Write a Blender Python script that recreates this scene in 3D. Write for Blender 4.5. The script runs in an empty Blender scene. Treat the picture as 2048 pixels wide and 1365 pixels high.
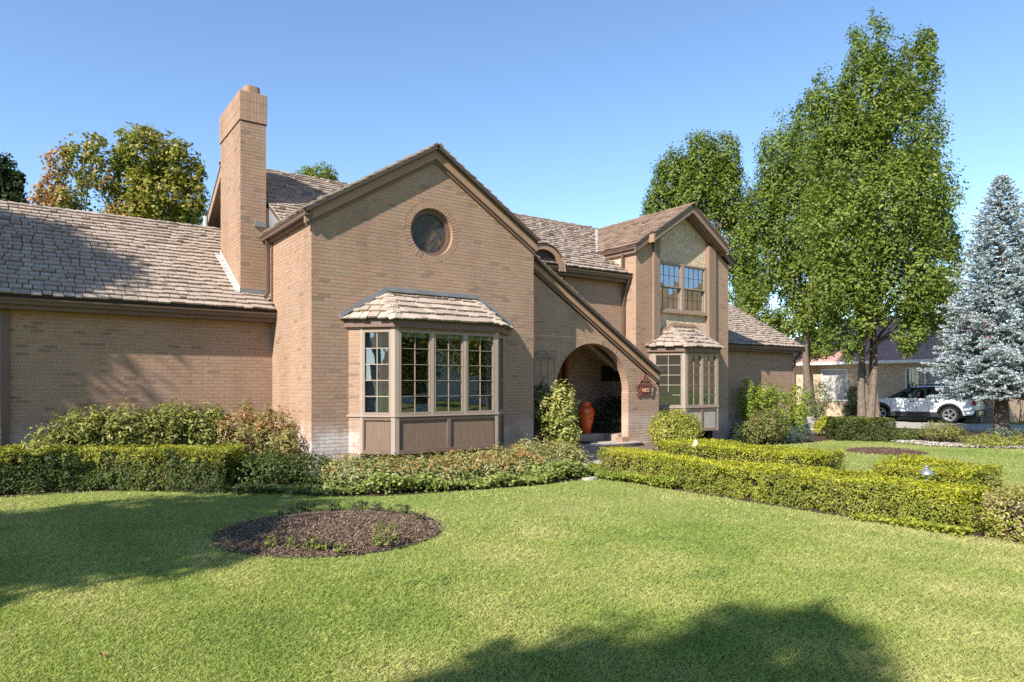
import bpy, bmesh, math, random
import numpy as np
from mathutils import Vector, Matrix

random.seed(7)
rng = np.random.default_rng(7)
SC = bpy.context.scene
COL = SC.collection
R = math.radians

# ------------------------------------------------------------------ camera, sky, sun, exposure
CAM = np.array([-4.0731, -11.8912, 1.71])
YAW = R(35.276)
FPX, CXP, YHP = 1365.3, 1024.0, 772.0
cX = np.array([math.cos(YAW), -math.sin(YAW)])
cY = np.array([math.sin(YAW), math.cos(YAW)])
cam_d = bpy.data.cameras.new('camera')
cam = bpy.data.objects.new('camera', cam_d)
COL.objects.link(cam)
SC.camera = cam
cam.location = CAM
cam.rotation_euler = (R(90), 0, -YAW)
cam_d.lens = 24.0
cam_d.sensor_width = 36.0
cam_d.shift_y = (YHP - 682.5) / 2048.0
cam_d.clip_start = 0.05
cam_d.clip_end = 5000

SUN_DIR = np.array([-0.745, -0.266, 0.611])          # towards the sun
elev = math.asin(SUN_DIR[2] / np.linalg.norm(SUN_DIR))
azim = math.atan2(SUN_DIR[0], SUN_DIR[1]) % (2 * math.pi)
world = bpy.data.worlds.new('World')
SC.world = world
world.use_nodes = True
wn, wl = world.node_tree.nodes, world.node_tree.links
sky = wn.new('ShaderNodeTexSky')
sky.sky_type = 'NISHITA'
sky.sun_disc = False
sky.sun_elevation = elev
sky.sun_rotation = azim
sky.altitude = 1400
sky.air_density = 1.0
sky.dust_density = 0.0
sky.ozone_density = 2.2
hs = wn.new('ShaderNodeHueSaturation')
hs.inputs['Saturation'].default_value = 1.04
hs.inputs['Hue'].default_value = 0.498
wl.new(sky.outputs[0], hs.inputs['Color'])
wl.new(hs.outputs[0], wn['Background'].inputs[0])
wn['Background'].inputs[1].default_value = 0.14
sun_d = bpy.data.lights.new('sun', 'SUN')
sun_d.energy = 5.0
sun_d.angle = R(0.53)
sun_d.color = (1.0, 0.94, 0.85)
sun = bpy.data.objects.new('sun', sun_d)
COL.objects.link(sun)
sun.rotation_euler = Vector((-SUN_DIR[0], -SUN_DIR[1], -SUN_DIR[2])).to_track_quat('-Z', 'Y').to_euler()
sun.location = (-30, -12, 25)
SC.view_settings.view_transform = 'Standard'
SC.view_settings.look = 'None'
SC.view_settings.gamma = 1
SC.view_settings.use_curve_mapping = False
SC.view_settings.exposure = 0.95
SC.render.engine = 'CYCLES'
SC.cycles.max_bounces = 6
SC.cycles.diffuse_bounces = 3
SC.cycles.glossy_bounces = 3
SC.cycles.transmission_bounces = 4
SC.cycles.transparent_max_bounces = 12
SC.cycles.caustics_reflective = False
SC.cycles.caustics_refractive = False
SC.cycles.sample_clamp_indirect = 6
SC.cycles.use_denoising = False
SC.cycles.use_adaptive_sampling = True
SC.cycles.adaptive_threshold = 0.01


def loc(px, D):
    """ground plan position seen at photo column px, D metres in front of the camera"""
    x = (px - CXP) / FPX * D
    return CAM[0] + cX[0] * x + cY[0] * D, CAM[1] + cX[1] * x + cY[1] * D


def height(py, D):
    return CAM[2] - (py - YHP) / FPX * D


def project(P):
    P = np.atleast_2d(np.asarray(P, float))
    q = P[:, :2] - CAM[:2]
    X, Y = q @ cX, q @ cY
    return CXP + FPX * X / Y, YHP - FPX * (P[:, 2] - CAM[2]) / Y, Y


# ------------------------------------------------------------------ materials
def new_mat(name):
    m = bpy.data.materials.new(name)
    m.use_nodes = True
    nt = m.node_tree
    return m, nt.nodes, nt.links, nt.nodes['Principled BSDF']


def noise_node(n, l, scale, detail=4, rough=0.55, world=True, stretch=None):
    t = n.new('ShaderNodeTexNoise')
    t.inputs['Scale'].default_value = scale
    t.inputs['Detail'].default_value = detail
    t.inputs['Roughness'].default_value = rough
    g = n.new('ShaderNodeNewGeometry')
    if stretch is not None:
        mp = n.new('ShaderNodeMapping')
        mp.inputs['Scale'].default_value = stretch
        l.new(g.outputs['Position'], mp.inputs[0])
        l.new(mp.outputs[0], t.inputs['Vector'])
    else:
        l.new(g.outputs['Position'], t.inputs['Vector'])
    return t


def ramp(n, l, src, stops):
    r = n.new('ShaderNodeValToRGB')
    els = r.color_ramp.elements
    while len(els) < len(stops):
        els.new(0.5)
    for e, (p, c) in zip(els, stops):
        e.position = p
        e.color = (*c, 1) if len(c) == 3 else c
    l.new(src, r.inputs[0])
    return r


def mixc(n, l, a, b, fac, mode='MIX'):
    m = n.new('ShaderNodeMix')
    m.data_type = 'RGBA'
    m.blend_type = mode
    for i, v in ((6, a), (7, b)):
        if hasattr(v, 'node'):
            l.new(v, m.inputs[i])
        else:
            m.inputs[i].default_value = (*v, 1)
    if hasattr(fac, 'node'):
        l.new(fac, m.inputs[0])
    else:
        m.inputs[0].default_value = fac
    return m.outputs[2]


def bump(n, l, p, src, strength, dist=0.01):
    b = n.new('ShaderNodeBump')
    b.inputs['Strength'].default_value = strength
    b.inputs['Distance'].default_value = dist
    l.new(src, b.inputs['Height'])
    l.new(b.outputs[0], p.inputs['Normal'])


def M_plain(name, c1, c2=None, scale=6, rough=0.6, spec=0.4, bmp=0.0, bscale=80, metal=0.0, stretch=None):
    m, n, l, p = new_mat(name)
    c2 = c2 or tuple(x * 0.8 for x in c1)
    t = noise_node(n, l, scale, stretch=stretch)
    r = ramp(n, l, t.outputs[0], [(0.3, c1), (0.7, c2)])
    l.new(r.outputs[0], p.inputs['Base Color'])
    p.inputs['Roughness'].default_value = rough
    p.inputs['Specular IOR Level'].default_value = spec
    p.inputs['Metallic'].default_value = metal
    if bmp:
        t2 = noise_node(n, l, bscale, 3, stretch=stretch)
        bump(n, l, p, t2.outputs[0], bmp)
    return m


def M_attr(name, rough=0.85, nscale=40, namt=0.3, bmp=0.4, bscale=90, stain=None, spec=0.2, stretch=None):
    """colour from each piece's own attribute, fine grain on top"""
    m, n, l, p = new_mat(name)
    a = n.new('ShaderNodeAttribute')
    a.attribute_name = 'Col'
    t = noise_node(n, l, nscale, 4, stretch=stretch)
    r = ramp(n, l, t.outputs[0], [(0.25, (1 - namt,) * 3), (0.75, (1 + namt,) * 3)])
    c = mixc(n, l, a.outputs['Color'], r.outputs[0], 1.0, 'MULTIPLY')
    if stain:
        g = n.new('ShaderNodeNewGeometry')
        sx = n.new('ShaderNodeSeparateXYZ')
        l.new(g.outputs['Position'], sx.inputs[0])
        mr = n.new('ShaderNodeMapRange')
        mr.inputs[1].default_value = 1.10
        mr.inputs[2].default_value = 0.82
        l.new(sx.outputs['Z'], mr.inputs[0])
        tn = noise_node(n, l, 1.7, 5, 0.65)
        rr = ramp(n, l, tn.outputs[0], [(0.34, (0, 0, 0)), (0.58, (1, 1, 1))])
        mm = n.new('ShaderNodeMath')
        mm.operation = 'MULTIPLY'
        l.new(mr.outputs[0], mm.inputs[0])
        l.new(rr.outputs[0], mm.inputs[1])
        m2 = n.new('ShaderNodeMath')
        m2.operation = 'MULTIPLY'
        m2.inputs[1].default_value = 0.78
        px_ = n.new('ShaderNodeMapRange')          # strongest by the gable corner, faint elsewhere
        dd_ = n.new('ShaderNodeVectorMath')
        dd_.operation = 'DISTANCE'
        dd_.inputs[1].default_value = (0.1, 0.1, 0.5)
        l.new(g.outputs['Position'], dd_.inputs[0])
        px_.inputs[1].default_value = 0.5
        px_.inputs[2].default_value = 2.0
        px_.inputs[3].default_value = 1.0
        px_.inputs[4].default_value = 0.38
        l.new(dd_.outputs['Value'], px_.inputs[0])
        m3 = n.new('ShaderNodeMath')
        m3.operation = 'MULTIPLY'
        l.new(mm.outputs[0], m3.inputs[0])
        l.new(px_.outputs[0], m3.inputs[1])
        l.new(m3.outputs[0], m2.inputs[0])
        c = mixc(n, l, c, stain, m2.outputs[0])
        # broad weathering
        tw = noise_node(n, l, 1.0, 5, 0.6, stretch=(1.6, 1.6, 0.35))
        rw = ramp(n, l, tw.outputs[0], [(0.33, (0.87, 0.86, 0.85)), (0.5, (1.0, 1.0, 1.0)), (0.68, (1.05, 1.04, 1.04))])
        c = mixc(n, l, c, rw.outputs[0], 1.0, 'MULTIPLY')
    l.new(c, p.inputs['Base Color'])
    p.inputs['Roughness'].default_value = rough
    p.inputs['Specular IOR Level'].default_value = spec
    if bmp:
        t2 = noise_node(n, l, bscale, 4, stretch=stretch)
        bump(n, l, p, t2.outputs[0], bmp)
    return m


def M_leaf(name, trans=0.35, rough=0.5, spec=0.3):
    m, n, l, p = new_mat(name)
    a = n.new('ShaderNodeAttribute')
    a.attribute_name = 'Col'
    l.new(a.outputs['Color'], p.inputs['Base Color'])
    p.inputs['Roughness'].default_value = rough
    p.inputs['Specular IOR Level'].default_value = spec
    tr = n.new('ShaderNodeBsdfTranslucent')
    tc = mixc(n, l, a.outputs['Color'], (1.0, 1.05, 0.6), 1.0, 'MULTIPLY')
    l.new(tc, tr.inputs[0])
    mx = n.new('ShaderNodeMixShader')
    mx.inputs[0].default_value = trans
    l.new(p.outputs[0], mx.inputs[1])
    l.new(tr.outputs[0], mx.inputs[2])
    l.new(mx.outputs[0], n['Material Output'].inputs[0])
    return m


def M_glass(name, tint=(0.75, 0.8, 0.8), base=0.06, ior=1.6, wav=0.02):
    m, n, l, p = new_mat(name)
    n.remove(p)
    tr = n.new('ShaderNodeBsdfTransparent')
    tr.inputs[0].default_value = (*tint, 1)
    gl = n.new('ShaderNodeBsdfGlossy')
    gl.inputs['Roughness'].default_value = 0.01
    gl.inputs['Color'].default_value = (0.95, 0.97, 1, 1)
    t = noise_node(n, l, 2.2, 2)
    b = n.new('ShaderNodeBump')
    b.inputs['Strength'].default_value = wav
    b.inputs['Distance'].default_value = 0.05
    l.new(t.outputs[0], b.inputs['Height'])
    l.new(b.outputs[0], gl.inputs['Normal'])
    fr = n.new('ShaderNodeFresnel')
    fr.inputs[0].default_value = ior
    ad = n.new('ShaderNodeMath')
    ad.inputs[1].default_value = base
    l.new(fr.outputs[0], ad.inputs[0])
    mx = n.new('ShaderNodeMixShader')
    l.new(ad.outputs[0], mx.inputs[0])
    l.new(tr.outputs[0], mx.inputs[1])
    l.new(gl.outputs[0], mx.inputs[2])
    l.new(mx.outputs[0], n['Material Output'].inputs[0])
    return m


MAT = {}
MAT['brick'] = M_attr('brick', 0.9, 45, 0.13, 0.3, 120, stain=(0.72, 0.67, 0.62))
MAT['mortar'] = M_plain('mortar', (0.57, 0.425, 0.32), (0.50, 0.37, 0.275), 5, 0.95, 0.1, 0.4, 150)
MAT['shingle'] = M_attr('cedar_shake', 0.85, 30, 0.28, 0.7, 40, spec=0.2, stretch=(3, 3, 1))
MAT['deck'] = M_plain('roof_deck_wood', (0.07, 0.055, 0.045), None, 4, 0.9)
MAT['tan'] = M_plain('tan_painted_board', (0.34, 0.215, 0.138), (0.29, 0.18, 0.115), 3, 0.6, 0.3, 0.15, 60)
MAT['trim'] = M_plain('brown_painted_trim', (0.185, 0.118, 0.086), (0.15, 0.096, 0.07), 3, 0.55, 0.35, 0.15, 50)
MAT['gutter'] = M_plain('brown_gutter_metal', (0.135, 0.086, 0.063), (0.115, 0.073, 0.053), 2, 0.45, 0.5)
MAT['panel'] = M_plain('brown_wood_panel', (0.205, 0.14, 0.098), (0.155, 0.104, 0.072), 5, 0.65, 0.3, 0.3, 30, stretch=(6, 6, 0.6))
MAT['wornpanel'] = M_plain('weathered_grey_panel', (0.44, 0.40, 0.37), (0.27, 0.21, 0.17), 9, 0.8, 0.2, 0.4, 60, stretch=(5, 5, 0.7))
MAT['sash'] = M_plain('brown_window_sash', (0.29, 0.222, 0.17), (0.26, 0.20, 0.15), 4, 0.45, 0.4)
MAT['cream'] = M_plain('cream_painted_post', (0.36, 0.285, 0.225), (0.32, 0.25, 0.195), 4, 0.5, 0.4, 0.15, 40)
MAT['post'] = M_plain('brown_wood_post', (0.265, 0.18, 0.128), (0.20, 0.135, 0.095), 2.5, 0.7, 0.3, 0.3, 40, stretch=(8, 8, 0.6))
MAT['flash'] = M_plain('galvanised_flashing', (0.22, 0.225, 0.23), (0.16, 0.16, 0.165), 3, 0.5, 0.4)
MAT['flash_white'] = M_plain('pale_flashing', (0.50, 0.47, 0.44), (0.40, 0.37, 0.345), 3, 0.6, 0.3)
MAT['glass'] = M_glass('window_glass', base=0.13)
MAT['glass_up'] = M_glass('upper_window_glass', (0.4, 0.42, 0.42), 0.28, 1.6, 0.012)
MAT['carglass'] = M_glass('car_glass', (0.45, 0.5, 0.47), 0.04, 1.5, 0.0)
MAT['room'] = M_plain('room_plaster', (0.38, 0.34, 0.29), None, 2, 0.9)
MAT['darkroom'] = M_plain('dark_interior', (0.03, 0.027, 0.024), None, 2, 0.9)
MAT['curtain'] = M_plain('pale_curtain', (0.55, 0.6, 0.64), (0.45, 0.5, 0.55), 3, 0.9, 0.1)
MAT['blind'] = M_plain('roller_blind', (0.6, 0.58, 0.38), (0.52, 0.5, 0.32), 3, 0.8, 0.1)
MAT['concrete'] = M_plain('concrete', (0.42, 0.38, 0.34), (0.33, 0.30, 0.265), 3, 0.9, 0.2, 0.3, 90)
MAT['porchstone'] = M_plain('porch_aggregate', (0.40, 0.32, 0.26), (0.30, 0.235, 0.19), 12, 0.85, 0.2, 0.4, 120)
MAT['doorwood'] = M_plain('red_door_wood', (0.30, 0.10, 0.035), (0.20, 0.06, 0.02), 5, 0.4, 0.5, stretch=(8, 8, 0.7))
MAT['darkwood'] = M_plain('dark_wood', (0.035, 0.022, 0.016), None, 5, 0.6)
MAT['ceilwood'] = M_plain('porch_ceiling_wood', (0.42, 0.30, 0.18), (0.34, 0.24, 0.14), 2, 0.7, 0.2, 0.2, 30, stretch=(0.8, 5, 5))
MAT['iron'] = M_plain('grey_green_iron', (0.09, 0.10, 0.095), None, 8, 0.6, 0.4)
MAT['vase'] = M_plain('orange_glaze', (0.80, 0.14, 0.025), (0.68, 0.10, 0.018), 4, 0.16, 0.6)
MAT['plaque'] = M_plain('rust_cast_iron', (0.20, 0.095, 0.06), (0.13, 0.06, 0.04), 25, 0.65, 0.35, 0.5, 60)
MAT['plaque_face'] = M_plain('dark_red_plaque', (0.17, 0.03, 0.02), (0.11, 0.018, 0.012), 20, 0.5, 0.4)
MAT['letter'] = M_plain('worn_copper_letters', (0.55, 0.33, 0.20), (0.42, 0.24, 0.14), 30, 0.5, 0.4)
MAT['bark'] = M_plain('bark', (0.21, 0.165, 0.125), (0.095, 0.072, 0.055), 5, 0.95, 0.1, 1.0, 18, stretch=(6, 6, 1))
MAT['bark_light'] = M_plain('pale_bark', (0.235, 0.188, 0.145), (0.09, 0.07, 0.052), 6, 0.95, 0.1, 0.9, 20, stretch=(5, 5, 1))
MAT['twig'] = M_plain('twig_bark', (0.13, 0.09, 0.06), (0.08, 0.055, 0.04), 6, 0.9, 0.1)
MAT['hedgecore'] = M_plain('hedge_twig_shade', (0.035, 0.03, 0.015), None, 8, 0.95, 0.05)  # solid stand-in for inner twigs, near-black colour holds the shade of the gaps
MAT['leaf'] = M_leaf('leaf')
MAT['waxleaf'] = M_leaf('waxy_leaf', 0.3, 0.45, 0.3)
MAT['needle'] = M_leaf('needle', 0.12, 0.6, 0.25)
MAT['grass'] = M_leaf('grass_blade', 0.4, 0.5, 0.25)
MAT['soil'] = M_plain('bed_soil', (0.085, 0.058, 0.042), (0.045, 0.03, 0.022), 8, 0.95, 0.1, 0.7, 60)
MAT['mulch'] = M_plain('bark_mulch', (0.13, 0.077, 0.05), (0.07, 0.041, 0.027), 30, 0.95, 0.1, 0.9, 70)
MAT['chip'] = M_attr('mulch_chip', 0.85, 60, 0.25, 0.0)
MAT['gravel'] = M_attr('pale_gravel', 0.9, 60, 0.2, 0.0)
MAT['carpaint'] = M_plain('white_car_paint', (0.62, 0.65, 0.68), (0.60, 0.63, 0.66), 1, 0.22, 0.6)
MAT['blackplastic'] = M_plain('black_plastic', (0.016, 0.016, 0.017), None, 6, 0.5, 0.4)
MAT['rubber'] = M_plain('tyre_rubber', (0.014, 0.014, 0.014), None, 8, 0.8, 0.2)
MAT['alloy'] = M_plain('alloy', (0.5, 0.5, 0.5), None, 4, 0.3, 0.5, metal=0.8)
MAT['redlamp'] = M_plain('tail_lamp_red', (0.35, 0.012, 0.01), None, 4, 0.2, 0.6)
MAT['chrome'] = M_plain('chrome', (0.6, 0.6, 0.62), None, 3, 0.2, 0.5, metal=0.9)
MAT['lampmetal'] = M_plain('path_lamp_metal', (0.33, 0.33, 0.33), (0.2, 0.22, 0.21), 12, 0.4, 0.5, metal=0.5)
MAT['white'] = M_plain('white_paint', (0.72, 0.71, 0.68), (0.66, 0.65, 0.62), 3, 0.5, 0.4)
MAT['shade'] = M_plain('window_shade_cloth', (0.42, 0.40, 0.37), (0.38, 0.36, 0.33), 3, 0.8, 0.2)
MAT['fallen'] = M_attr('fallen_leaf', 0.7, 40, 0.2, 0.0)
MAT['rock'] = M_plain('grey_rock', (0.40, 0.36, 0.32), (0.27, 0.24, 0.21), 7, 0.9, 0.2, 0.7, 30)


def stucco():
    m, n, l, p = new_mat('brocade_stucco')
    t = noise_node(n, l, 5.5, 3, 0.5)
    t.inputs['Distortion'].default_value = 1.6
    r = ramp(n, l, t.outputs[0], [(0.44, (0, 0, 0)), (0.52, (1, 1, 1)), (0.60, (0.25, 0.25, 0.25))])
    t2 = noise_node(n, l, 2.0, 4)
    r2 = ramp(n, l, t2.outputs[0], [(0.3, (0.50, 0.365, 0.235)), (0.7, (0.60, 0.46, 0.32))])
    c = mixc(n, l, r2.outputs[0], (0.68, 0.55, 0.41), r.outputs[0])
    m5 = n.new('ShaderNodeMath')
    l.new(c, p.inputs['Base Color'])
    p.inputs['Roughness'].default_value = 0.9
    p.inputs['Specular IOR Level'].default_value = 0.15
    bump(n, l, p, r.outputs[0], 0.9, 0.02)
    n.remove(m5)
    return m


MAT['stucco'] = stucco()


def lawn_mat():
    m, n, l, p = new_mat('lawn_soil_and_thatch')
    a = noise_node(n, l, 0.55, 5)
    b = noise_node(n, l, 14, 4)
    r = ramp(n, l, a.outputs[0], [(0.3, (0.16, 0.22, 0.045)), (0.55, (0.23, 0.26, 0.07)), (0.75, (0.31, 0.29, 0.115))])
    r2 = ramp(n, l, b.outputs[0], [(0.3, (0.65, 0.65, 0.65)), (0.7, (1.15, 1.15, 1.15))])
    c = mixc(n, l, r.outputs[0], r2.outputs[0], 1.0, 'MULTIPLY')
    l.new(c, p.inputs['Base Color'])
    p.inputs['Roughness'].default_value = 0.9
    p.inputs['Specular IOR Level'].default_value = 0.1
    bump(n, l, p, b.outputs[0], 0.8, 0.04)
    return m


MAT['lawn'] = lawn_mat()


def nb_brick():
    m, n, l, p = new_mat('far_blond_brick')
    g = n.new('ShaderNodeNewGeometry')
    sx = n.new('ShaderNodeSeparateXYZ')
    l.new(g.outputs['Position'], sx.inputs[0])
    ad = n.new('ShaderNodeMath')
    l.new(sx.outputs['X'], ad.inputs[0])
    l.new(sx.outputs['Y'], ad.inputs[1])
    cb = n.new('ShaderNodeCombineXYZ')
    l.new(ad.outputs[0], cb.inputs[0])
    l.new(sx.outputs['Z'], cb.inputs[1])
    bt = n.new('ShaderNodeTexBrick')
    l.new(cb.outputs[0], bt.inputs['Vector'])
    bt.inputs['Scale'].default_value = 1.0
    bt.inputs['Brick Width'].default_value = 0.21
    bt.inputs['Row Height'].default_value = 0.07
    bt.inputs['Mortar Size'].default_value = 0.008
    bt.inputs['Color1'].default_value = (0.52, 0.36, 0.22, 1)
    bt.inputs['Color2'].default_value = (0.36, 0.22, 0.13, 1)
    bt.inputs['Mortar'].default_value = (0.5, 0.44, 0.36, 1)
    l.new(bt.outputs[0], p.inputs['Base Color'])
    p.inputs['Roughness'].default_value = 0.9
    bump(n, l, p, bt.outputs[1], -0.4, 0.01)
    return m


MAT['nbbrick'] = nb_brick()


def asphalt_roof():
    m, n, l, p = new_mat('maroon_asphalt_shingle')
    g = n.new('ShaderNodeNewGeometry')
    sx = n.new('ShaderNodeSeparateXYZ')
    l.new(g.outputs['Position'], sx.inputs[0])
    w = n.new('ShaderNodeMath')
    w.operation = 'MULTIPLY'
    w.inputs[1].default_value = 11.0
    l.new(sx.outputs['Z'], w.inputs[0])
    f = n.new('ShaderNodeMath')
    f.operation = 'FRACT'
    l.new(w.outputs[0], f.inputs[0])
    t = noise_node(n, l, 5, 4)
    r = ramp(n, l, t.outputs[0], [(0.3, (0.50, 0.27, 0.235)), (0.7, (0.40, 0.205, 0.18))])
    r2 = ramp(n, l, f.outputs[0], [(0.0, (0.65, 0.65, 0.65)), (0.15, (1, 1, 1))])
    c = mixc(n, l, r.outputs[0], r2.outputs[0], 1.0, 'MULTIPLY')
    l.new(c, p.inputs['Base Color'])
    p.inputs['Roughness'].default_value = 0.95
    return m


MAT['nbroof'] = asphalt_roof()


# ------------------------------------------------------------------ mesh helpers
class MB:
    def __init__(s):
        s.v, s.f, s.c = [], [], []
        s.col = None

    def add(s, verts, faces):
        b = len(s.v)
        s.v.extend([tuple(map(float, p)) for p in verts])
        s.f.extend([tuple(b + i for i in f) for f in faces])
        if s.col is not None:
            s.c.extend([s.col] * len(verts))

    def prism(s, poly, ext, cap=True, back=True):
        n = len(poly)
        P = [np.asarray(p, float) for p in poly]
        e = np.asarray(ext, float)
        fs = [(i, (i + 1) % n, n + (i + 1) % n, n + i) for i in range(n)]
        if cap:
            fs.append(tuple(range(n, 2 * n)))
        if back:
            fs.append(tuple(range(n - 1, -1, -1)))
        s.add(P + [p + e for p in P], fs)

    def box(s, lo, hi):
        x0, y0, z0 = lo
        x1, y1, z1 = hi
        s.add([(x0, y0, z0), (x1, y0, z0), (x1, y1, z0), (x0, y1, z0), (x0, y0, z1), (x1, y0, z1), (x1, y1, z1), (x0, y1, z1)],
              [(0, 3, 2, 1), (4, 5, 6, 7), (0, 1, 5, 4), (1, 2, 6, 5), (2, 3, 7, 6), (3, 0, 4, 7)])

    def beam(s, a, b, w, h, up=(0, 0, 1)):
        """box along a->b, w sideways, h along up (centred)"""
        a, b = np.asarray(a, float), np.asarray(b, float)
        d = (b - a) / np.linalg.norm(b - a)
        u = np.asarray(up, float)
        u = u - d * (u @ d)
        u /= np.linalg.norm(u)
        r = np.cross(d, u)
        V = []
        for p in (a, b):
            for i, j in ((-1, -1), (1, -1), (1, 1), (-1, 1)):
                V.append(p + r * i * w / 2 + u * j * h / 2)
        s.add(V, [(0, 1, 2, 3), (7, 6, 5, 4), (0, 4, 5, 1), (1, 5, 6, 2), (2, 6, 7, 3), (3, 7, 4, 0)])

    def tube(s, pts, rad, n=6, cap=True):
        pts = [np.asarray(p, float) for p in pts]
        if not hasattr(rad, '__len__'):
            rad = [rad] * len(pts)
        V, F = [], []
        prev = None
        for i, p in enumerate(pts):
            d = pts[min(i + 1, len(pts) - 1)] - pts[max(i - 1, 0)]
            d /= (np.linalg.norm(d) + 1e-9)
            if prev is None:
                a = np.array([1.0, 0, 0]) if abs(d[0]) < 0.9 else np.array([0, 1.0, 0])
            else:
                a = prev
            a = a - d * (a @ d)
            a /= (np.linalg.norm(a) + 1e-9)
            prev = a
            b = np.cross(d, a)
            for k in range(n):
                t = 2 * math.pi * k / n
                V.append(p + (a * math.cos(t) + b * math.sin(t)) * rad[i])
        for i in range(len(pts) - 1):
            for k in range(n):
                F.append((i * n + k, i * n + (k + 1) % n, (i + 1) * n + (k + 1) % n, (i + 1) * n + k))
        if cap:
            F.append(tuple(range(n - 1, -1, -1)))
            F.append(tuple((len(pts) - 1) * n + k for k in range(n)))
        s.add(V, F)

    def lathe(s, c, prof, n=24, axis='z', cap=True):
        V, F = [], []
        for r, h in prof:
            for k in range(n):
                t = 2 * math.pi * k / n
                q = (r * math.cos(t), r * math.sin(t), h)
                if axis == 'y':
                    q = (q[0], q[2], q[1])
                elif axis == 'x':
                    q = (q[2], q[0], q[1])
                V.append((c[0] + q[0], c[1] + q[1], c[2] + q[2]))
        m = len(prof)
        for i in range(m - 1):
            for k in range(n):
                F.append((i * n + k, i * n + (k + 1) % n, (i + 1) * n + (k + 1) % n, (i + 1) * n + k))
        if cap:
            F.append(tuple(range(n - 1, -1, -1)))
            F.append(tuple((m - 1) * n + k for k in range(n)))
        s.add(V, F)

    def mesh(s, name, smooth=False):
        me = bpy.data.meshes.new(name)
        me.from_pydata(s.v, [], s.f)
        if s.c:
            at = me.attributes.new('Col', 'FLOAT_COLOR', 'POINT')
            c = np.ones((len(s.v), 4), np.float32)
            c[:, :3] = np.asarray(s.c, np.float32)
            at.data.foreach_set('color', c.ravel())
        if smooth:
            me.polygons.foreach_set('use_smooth', [True] * len(me.polygons))
        me.update()
        return me

    def build(s, name, mat, parent=None, kind=None, smooth=False, label=None):
        return link(name, s.mesh(name, smooth), mat, parent, kind, label)


def link(name, me, mat, parent=None, kind=None, label=None):
    o = bpy.data.objects.new(name, me)
    COL.objects.link(o)
    if mat is not None and not me.materials:
        me.materials.append(MAT[mat] if isinstance(mat, str) else mat)
    if parent is not None:
        o.parent = parent
        o.matrix_parent_inverse = parent_inv(parent)
    if kind:
        o['kind'] = kind
    if label:
        o['label'] = label
    return o


def world_of(o):
    m = Matrix.LocRotScale(o.location, o.rotation_euler, o.scale)
    if o.parent:
        return world_of(o.parent) @ o.matrix_parent_inverse @ m
    return m


def parent_inv(p):
    return world_of(p).inverted()


def thing(name, label, cat, at=(0, 0, 0), rz=0, group=None):
    o = bpy.data.objects.new(name, None)
    o.empty_display_size = 0.3
    COL.objects.link(o)
    o.location = at
    o.rotation_euler = (0, 0, rz)
    return tag(o, label, cat, group)


def tag(o, label, cat, group=None):
    o['label'] = label
    o['category'] = cat
    if group:
        o['group'] = group
    return o


def quads(name, V, C, mat, parent=None, kind=None, label=None):
    """V (n,4,3) quads, C (n,3) colours -> one mesh"""
    n = len(V)
    me = bpy.data.meshes.new(name)
    me.vertices.add(n * 4)
    me.vertices.foreach_set('co', np.ascontiguousarray(V, np.float32).ravel())
    me.loops.add(n * 4)
    me.loops.foreach_set('vertex_index', np.arange(n * 4, dtype=np.int32))
    me.polygons.add(n)
    me.polygons.foreach_set('loop_start', np.arange(0, n * 4, 4, dtype=np.int32))
    at = me.attributes.new('Col', 'FLOAT_COLOR', 'POINT')
    c = np.ones((n, 4, 4), np.float32)
    c[:, :, :3] = np.asarray(C, np.float32)[:, None, :]
    at.data.foreach_set('color', c.ravel())
    me.update(calc_edges=True)
    me.validate()
    return link(name, me, mat, parent, kind, label)


def unit(a):
    return a / (np.linalg.norm(a, axis=-1, keepdims=True) + 1e-9)


_tab = rng.random((32, 32, 32))


def vnoise(P, scale=1.0, off=0.0):
    """smooth value noise 0..1 on points (n,3)"""
    Q = np.asarray(P, float) * scale + off + 100.0
    i = np.floor(Q).astype(int)
    f = Q - i
    f = f * f * (3 - 2 * f)
    out = np.zeros(len(Q))
    for dx in (0, 1):
        for dy in (0, 1):
            for dz in (0, 1):
                w = np.where(dx, f[:, 0], 1 - f[:, 0]) * np.where(dy, f[:, 1], 1 - f[:, 1]) * np.where(dz, f[:, 2], 1 - f[:, 2])
                out += w * _tab[(i[:, 0] + dx) % 32, (i[:, 1] + dy) % 32, (i[:, 2] + dz) % 32]
    return out


def palette(t, cols):
    """t in 0..1 -> blend through cols"""
    cols = np.asarray(cols, float)
    t = np.clip(t, 0, 0.9999) * (len(cols) - 1)
    i = t.astype(int)
    f = (t - i)[:, None]
    return cols[i] * (1 - f) + cols[i + 1] * f


def leaf_quads(P, N, L, W, fold=0.2):
    """kite shaped folded leaves facing N"""
    n = len(P)
    N = unit(N)
    r = unit(rng.normal(size=(n, 3)))
    T = unit(np.cross(N, r))
    B = np.cross(N, T)
    L = (np.ones(n) * L * np.exp(rng.normal(-0.03, 0.3, n)))[:, None]
    W = (np.ones(n) * W * rng.uniform(0.7, 1.25, n))[:, None]
    V = np.empty((n, 4, 3))
    V[:, 0] = P - T * L * 0.5
    V[:, 1] = P + B * W * 0.5 + N * W * fold - T * L * 0.06
    V[:, 2] = P + T * L * 0.5
    V[:, 3] = P - B * W * 0.5 + N * W * fold - T * L * 0.06
    return V


def in_poly(X, Y, poly):
    poly = np.asarray(poly, float)
    inside = np.zeros(len(X), bool)
    j = len(poly) - 1
    for i in range(len(poly)):
        xi, yi = poly[i]
        xj, yj = poly[j]
        c = ((yi > Y) != (yj > Y)) & (X < (xj - xi) * (Y - yi) / (yj - yi + 1e-12) + xi)
        inside ^= c
        j = i
    return inside


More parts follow.
